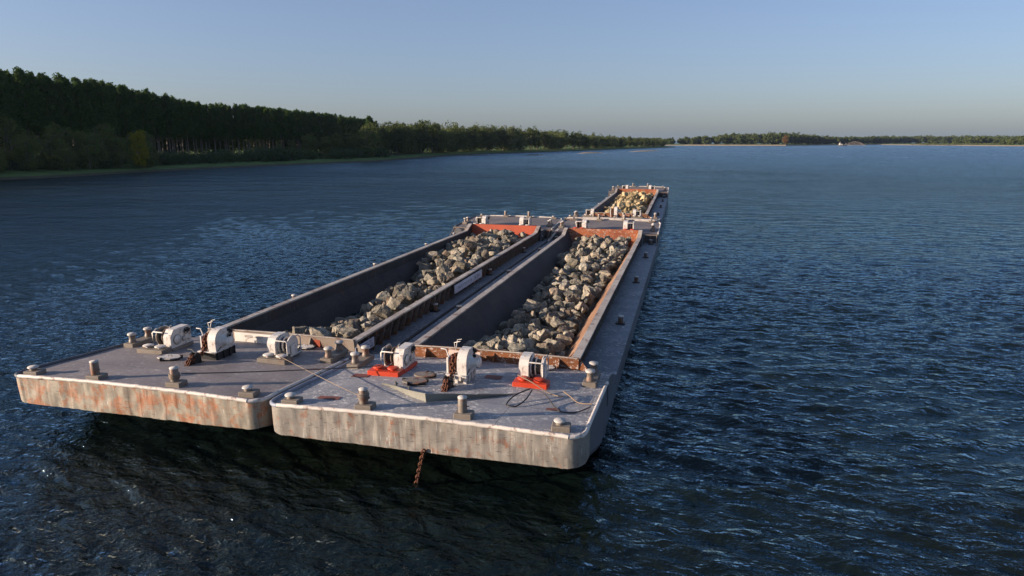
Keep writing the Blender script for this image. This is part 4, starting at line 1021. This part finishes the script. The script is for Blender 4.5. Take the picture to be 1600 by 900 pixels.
# mid group, sun on the crowns put into a paler leaf colour
for (x, y, h) in ((-222, 352, 12), (-219, 362, 15), (-222, 372, 16), (-217, 381, 15.5), (-214, 391, 14), (-219, 398, 16), (-212, 402, 14), (-222, 338, 10), (-225, 326, 9)):
    tree('broad', x, y, h, 'light green tree in the clump before the far end of the poplars', 'tree', 'light green clump', LF_W, 1.0)
tree('willow', -200, 402, 22, 'big round pale willow standing forward at the end of the poplar plantation', 'tree', None, None, 1.0)
tree('poplar', -222, 452, 27, 'dark pointed poplar just right of the big round willow', 'tree', None, None, 1.2)
# right part of the left bank
y = 415; nriv = [0]
while y < 1440 and nriv[0] < 95:
    sx = float(np.interp(y, [p[1] for p in SHORE], [p[0] for p in SHORE])); h = float(np.interp(y, [415, 470, 560, 700, 900, 1100, 1440], [21, 24, 27, 28, 25, 20, 16])) * rt.uniform(.82, 1.1)
    z_ = 'just beyond the big willow' if y < 560 else ('in the middle stretch of the left bank' if y < 820 else 'on the far point of the left bank')
    tree(rt.choice(['broad', 'broad', 'willow']), sx - rt.uniform(16, 26), y, h, f'dark green riverside tree {z_}', 'tree', f'riverside wood trees {z_}', None, 1.1)
    y += 6.6 + (y - 415) * .010; nriv[0] += 1

def woodland(name, spots, label, mat, leaf=1.1, per=16, seed=0, npl=26):
    """a far wood that reads as one mass: many uneven crowns of leaf clumps in one object"""
    r = np.random.default_rng(seed); VV, FF, TT = [], [], []; k0 = 0
    for (x, y, h, wd) in spots:
        P = []
        for c in range(per):
            u = r.normal(size=3); u /= np.linalg.norm(u); rr = r.uniform(.5, 1); ctr = np.array([x + u[0] * wd * rr, y + u[1] * wd * rr, 2 + h * .54 + u[2] * h * .42 * rr])
            q = r.normal(size=(npl, 3)); q /= np.linalg.norm(q, axis=1)[:, None]; P.append(ctr + q * h * .14 * r.uniform(.6, 1.05, npl)[:, None])
        P = np.concatenate(P); V, F = leaves(P, leaf, r); VV.append(V); FF.append(F + k0); k0 += len(V); TT.append(np.full(len(V), r.random()))
    me = npmesh(name, np.concatenate(VV), np.concatenate(FF), mat); a = me.attributes.new('tone', 'FLOAT', 'POINT'); a.data.foreach_set('value', np.concatenate(TT).astype(np.float32))
    o = bpy.data.objects.new(name, me); COL.objects.link(o); tag(o, label, 'woodland', None, 'stuff')
rw = np.random.default_rng(12)
sp = []
for k in range(300):            # depth of the riverside wood
    y = rw.uniform(405, 1490); sx = float(np.interp(y, [p[1] for p in SHORE], [p[0] for p in SHORE])); h = float(np.interp(y, [405, 470, 560, 700, 900, 1100, 1440], [20, 24, 26, 27, 24, 19, 14]))
    sp.append((sx - rw.uniform(18, 60), y, h * rw.uniform(.8, 1.08), h * .28))
for k in range(240): y = rw.uniform(60, 525); sp.append((np.interp(y, [p[1] for p in PL_LINE], [p[0] for p in PL_LINE]) - rw.uniform(9, 45), y, rw.uniform(22, 28), 4.5))
for k in range(300): y = rw.uniform(60, 560); sp.append((-300 - rw.uniform(0, 60), y * 1.15, rw.uniform(18, 24), 6))
woodland('riverside_wood', sp, 'dense dark wood filling the left bank behind the first trees', LF_F, .75, 16, 1)
sp = []
for k in range(640):
    x = rw.uniform(-520, 1350); yb = float(np.interp(x, [-600, 264, 272, 385, 504, 880, 1400], [2100, 2105, 2150, 2370, 2490, 3240, 3330]))
    h = float(np.interp(x, [-520, -40, 20, 90, 265, 310, 400, 520, 700, 900, 1350], [20, 20, 24, 31, 35, 35, 28, 25, 30, 33, 34])) * rw.uniform(.82, 1.06); sp.append((x, yb + abs(rw.normal(0, 60)), h, h * .45))
woodland('far_wood', sp, 'far wood on the opposite bank beyond the river bend', LF_F, 2.2, 16, 2)
sp = []
for k in range(420):
    t = rw.random(); x = 860 + t * 1700; y = 2450 + t * 900 + abs(rw.normal(0, 200)); h = 26 * rw.uniform(.7, 1.1); sp.append((x, y, h, 14))
for k in range(220): x = rw.uniform(840, 1500); y = float(np.interp(x, [840, 960, 1500], [2080, 1990, 1880])) + rw.uniform(40, 160); h = float(np.interp(x, [840, 900, 1000, 1500], [14, 36, 44, 50])) * rw.uniform(.8, 1.05); sp.append((x, y, h, h * .4))
woodland('distant_wood', sp, 'distant low wood behind the pale sand bar at the right edge', LF_F, 2.2, 14, 3)
sp = [(rw.uniform(660, 900), rw.uniform(2200, 2420), rw.uniform(3, 6), 9) for k in range(90)]
woodland('sandbar_scrub', sp, 'low yellow green scrub on the sand bar at the right', LF_W, 1.2, 8, 4)
tree('broad', 262, 2080, 30, 'single orange brown tree at the right end of the far sandy beach', 'tree', None, LF_O, 1.1, 2)

# ------------------------------------------------------------------ dredging boat
db = empty('dredging_boat', (393, 1990, 0), R(8)); tag(db, 'small white dredging boat far off on the river pumping an arc of sandy water', 'boat')
m = MB(); P = []
for x, wd in ((-11, 2.6), (-9, 3.2), (6, 3.2), (10, 2.0), (11.5, .3)): P.append([(x, -wd, 2.3 + (.6 if x > 8 else 0)), (x, -wd * .9, -.4), (x, wd * .9, -.4), (x, wd, 2.3 + (.6 if x > 8 else 0))])
m.grid(P, 0, False); m.add([P[0][i] for i in range(4)], [(0, 1, 2, 3)]); m.add([p for r_ in P for p in (r_[0], r_[3])], [(2 * i, 2 * i + 1, 2 * i + 3, 2 * i + 2) for i in range(4)]); m.build('hull', M['hull_dark'], db)
m = MB(); m.box((-4, 0, 4.0), (8, 4.6, 3.2), 0, 0, .1); m.box((-6, 0, 6.6), (3.6, 3.6, 2.2), 0, 0, .1); m.build('cabin', M['white'], db)
m = MB(); m.box((-6, -1.83, 6.8), (3.0, .05, .9)); m.box((-4, -2.33, 4.4), (6.5, .05, .8)); m.build('window', M['black'], db)
m = MB(); m.tube([(-6, 0, 7.5), (-6, 0, 13)], .15, 6); m.tube([(6, -1, 2), (9.5, 0, 8), (13, 0, 3)], .2, 6); m.tube([(6, 1, 2), (9.5, 0, 8)], .2, 6); m.build('mast', M['white'], db)
m = MB(); m.tube([(0, 0, 3.2), (8, 0, 3.6), (13, 0, 5.5)], .4, 8); m.build('discharge_pipe', M['chain'], db)
r = np.random.default_rng(2); n = 3000; t = r.uniform(0, 1, n) ** .8; ax = 13 + 46 * t; az = 5.5 + 4 * 8.6 * t * (1 - t) - 5.5 * t; drop = r.uniform(0, 1, n) ** 1.8 * az * .95
Pn = np.stack([ax + r.normal(0, .5, n), r.normal(0, 1, n) * (.4 + 1.6 * t), np.maximum(.1, az - drop)], 1); V, F = leaves(Pn, .33, r)
sb = NB('muddy_spray'); SPR = sb.m; sb.pbr((.27, .22, .19), .8)
o = bpy.data.objects.new('muddy_spray', npmesh('muddy_spray', V, F, SPR)); COL.objects.link(o); o.location = db.location; o.rotation_euler = db.rotation_euler; tag(o, 'arc of brown sandy spray thrown out beside the small dredging boat', 'spray', None, 'stuff')

# ------------------------------------------------------------------ haze
hz = MB(); hz.box((0, 0, 0), (8000, 8000, 62)); b = NB('air_haze')
v = b.n('ShaderNodeVolumePrincipled'); v.inputs['Color'].default_value = (.5, .66, 1, 1); v.inputs['Density'].default_value = .000022; v.inputs['Anisotropy'].default_value = .2
b.t.links.new(v.outputs[0], b.out.inputs['Volume'])
HAZE = True
if HAZE: o = hz.build('haze', b.m, None, (0, 2500, 29.0)); tag(o, 'thin bluish air haze over the whole river', 'haze', None, 'stuff')
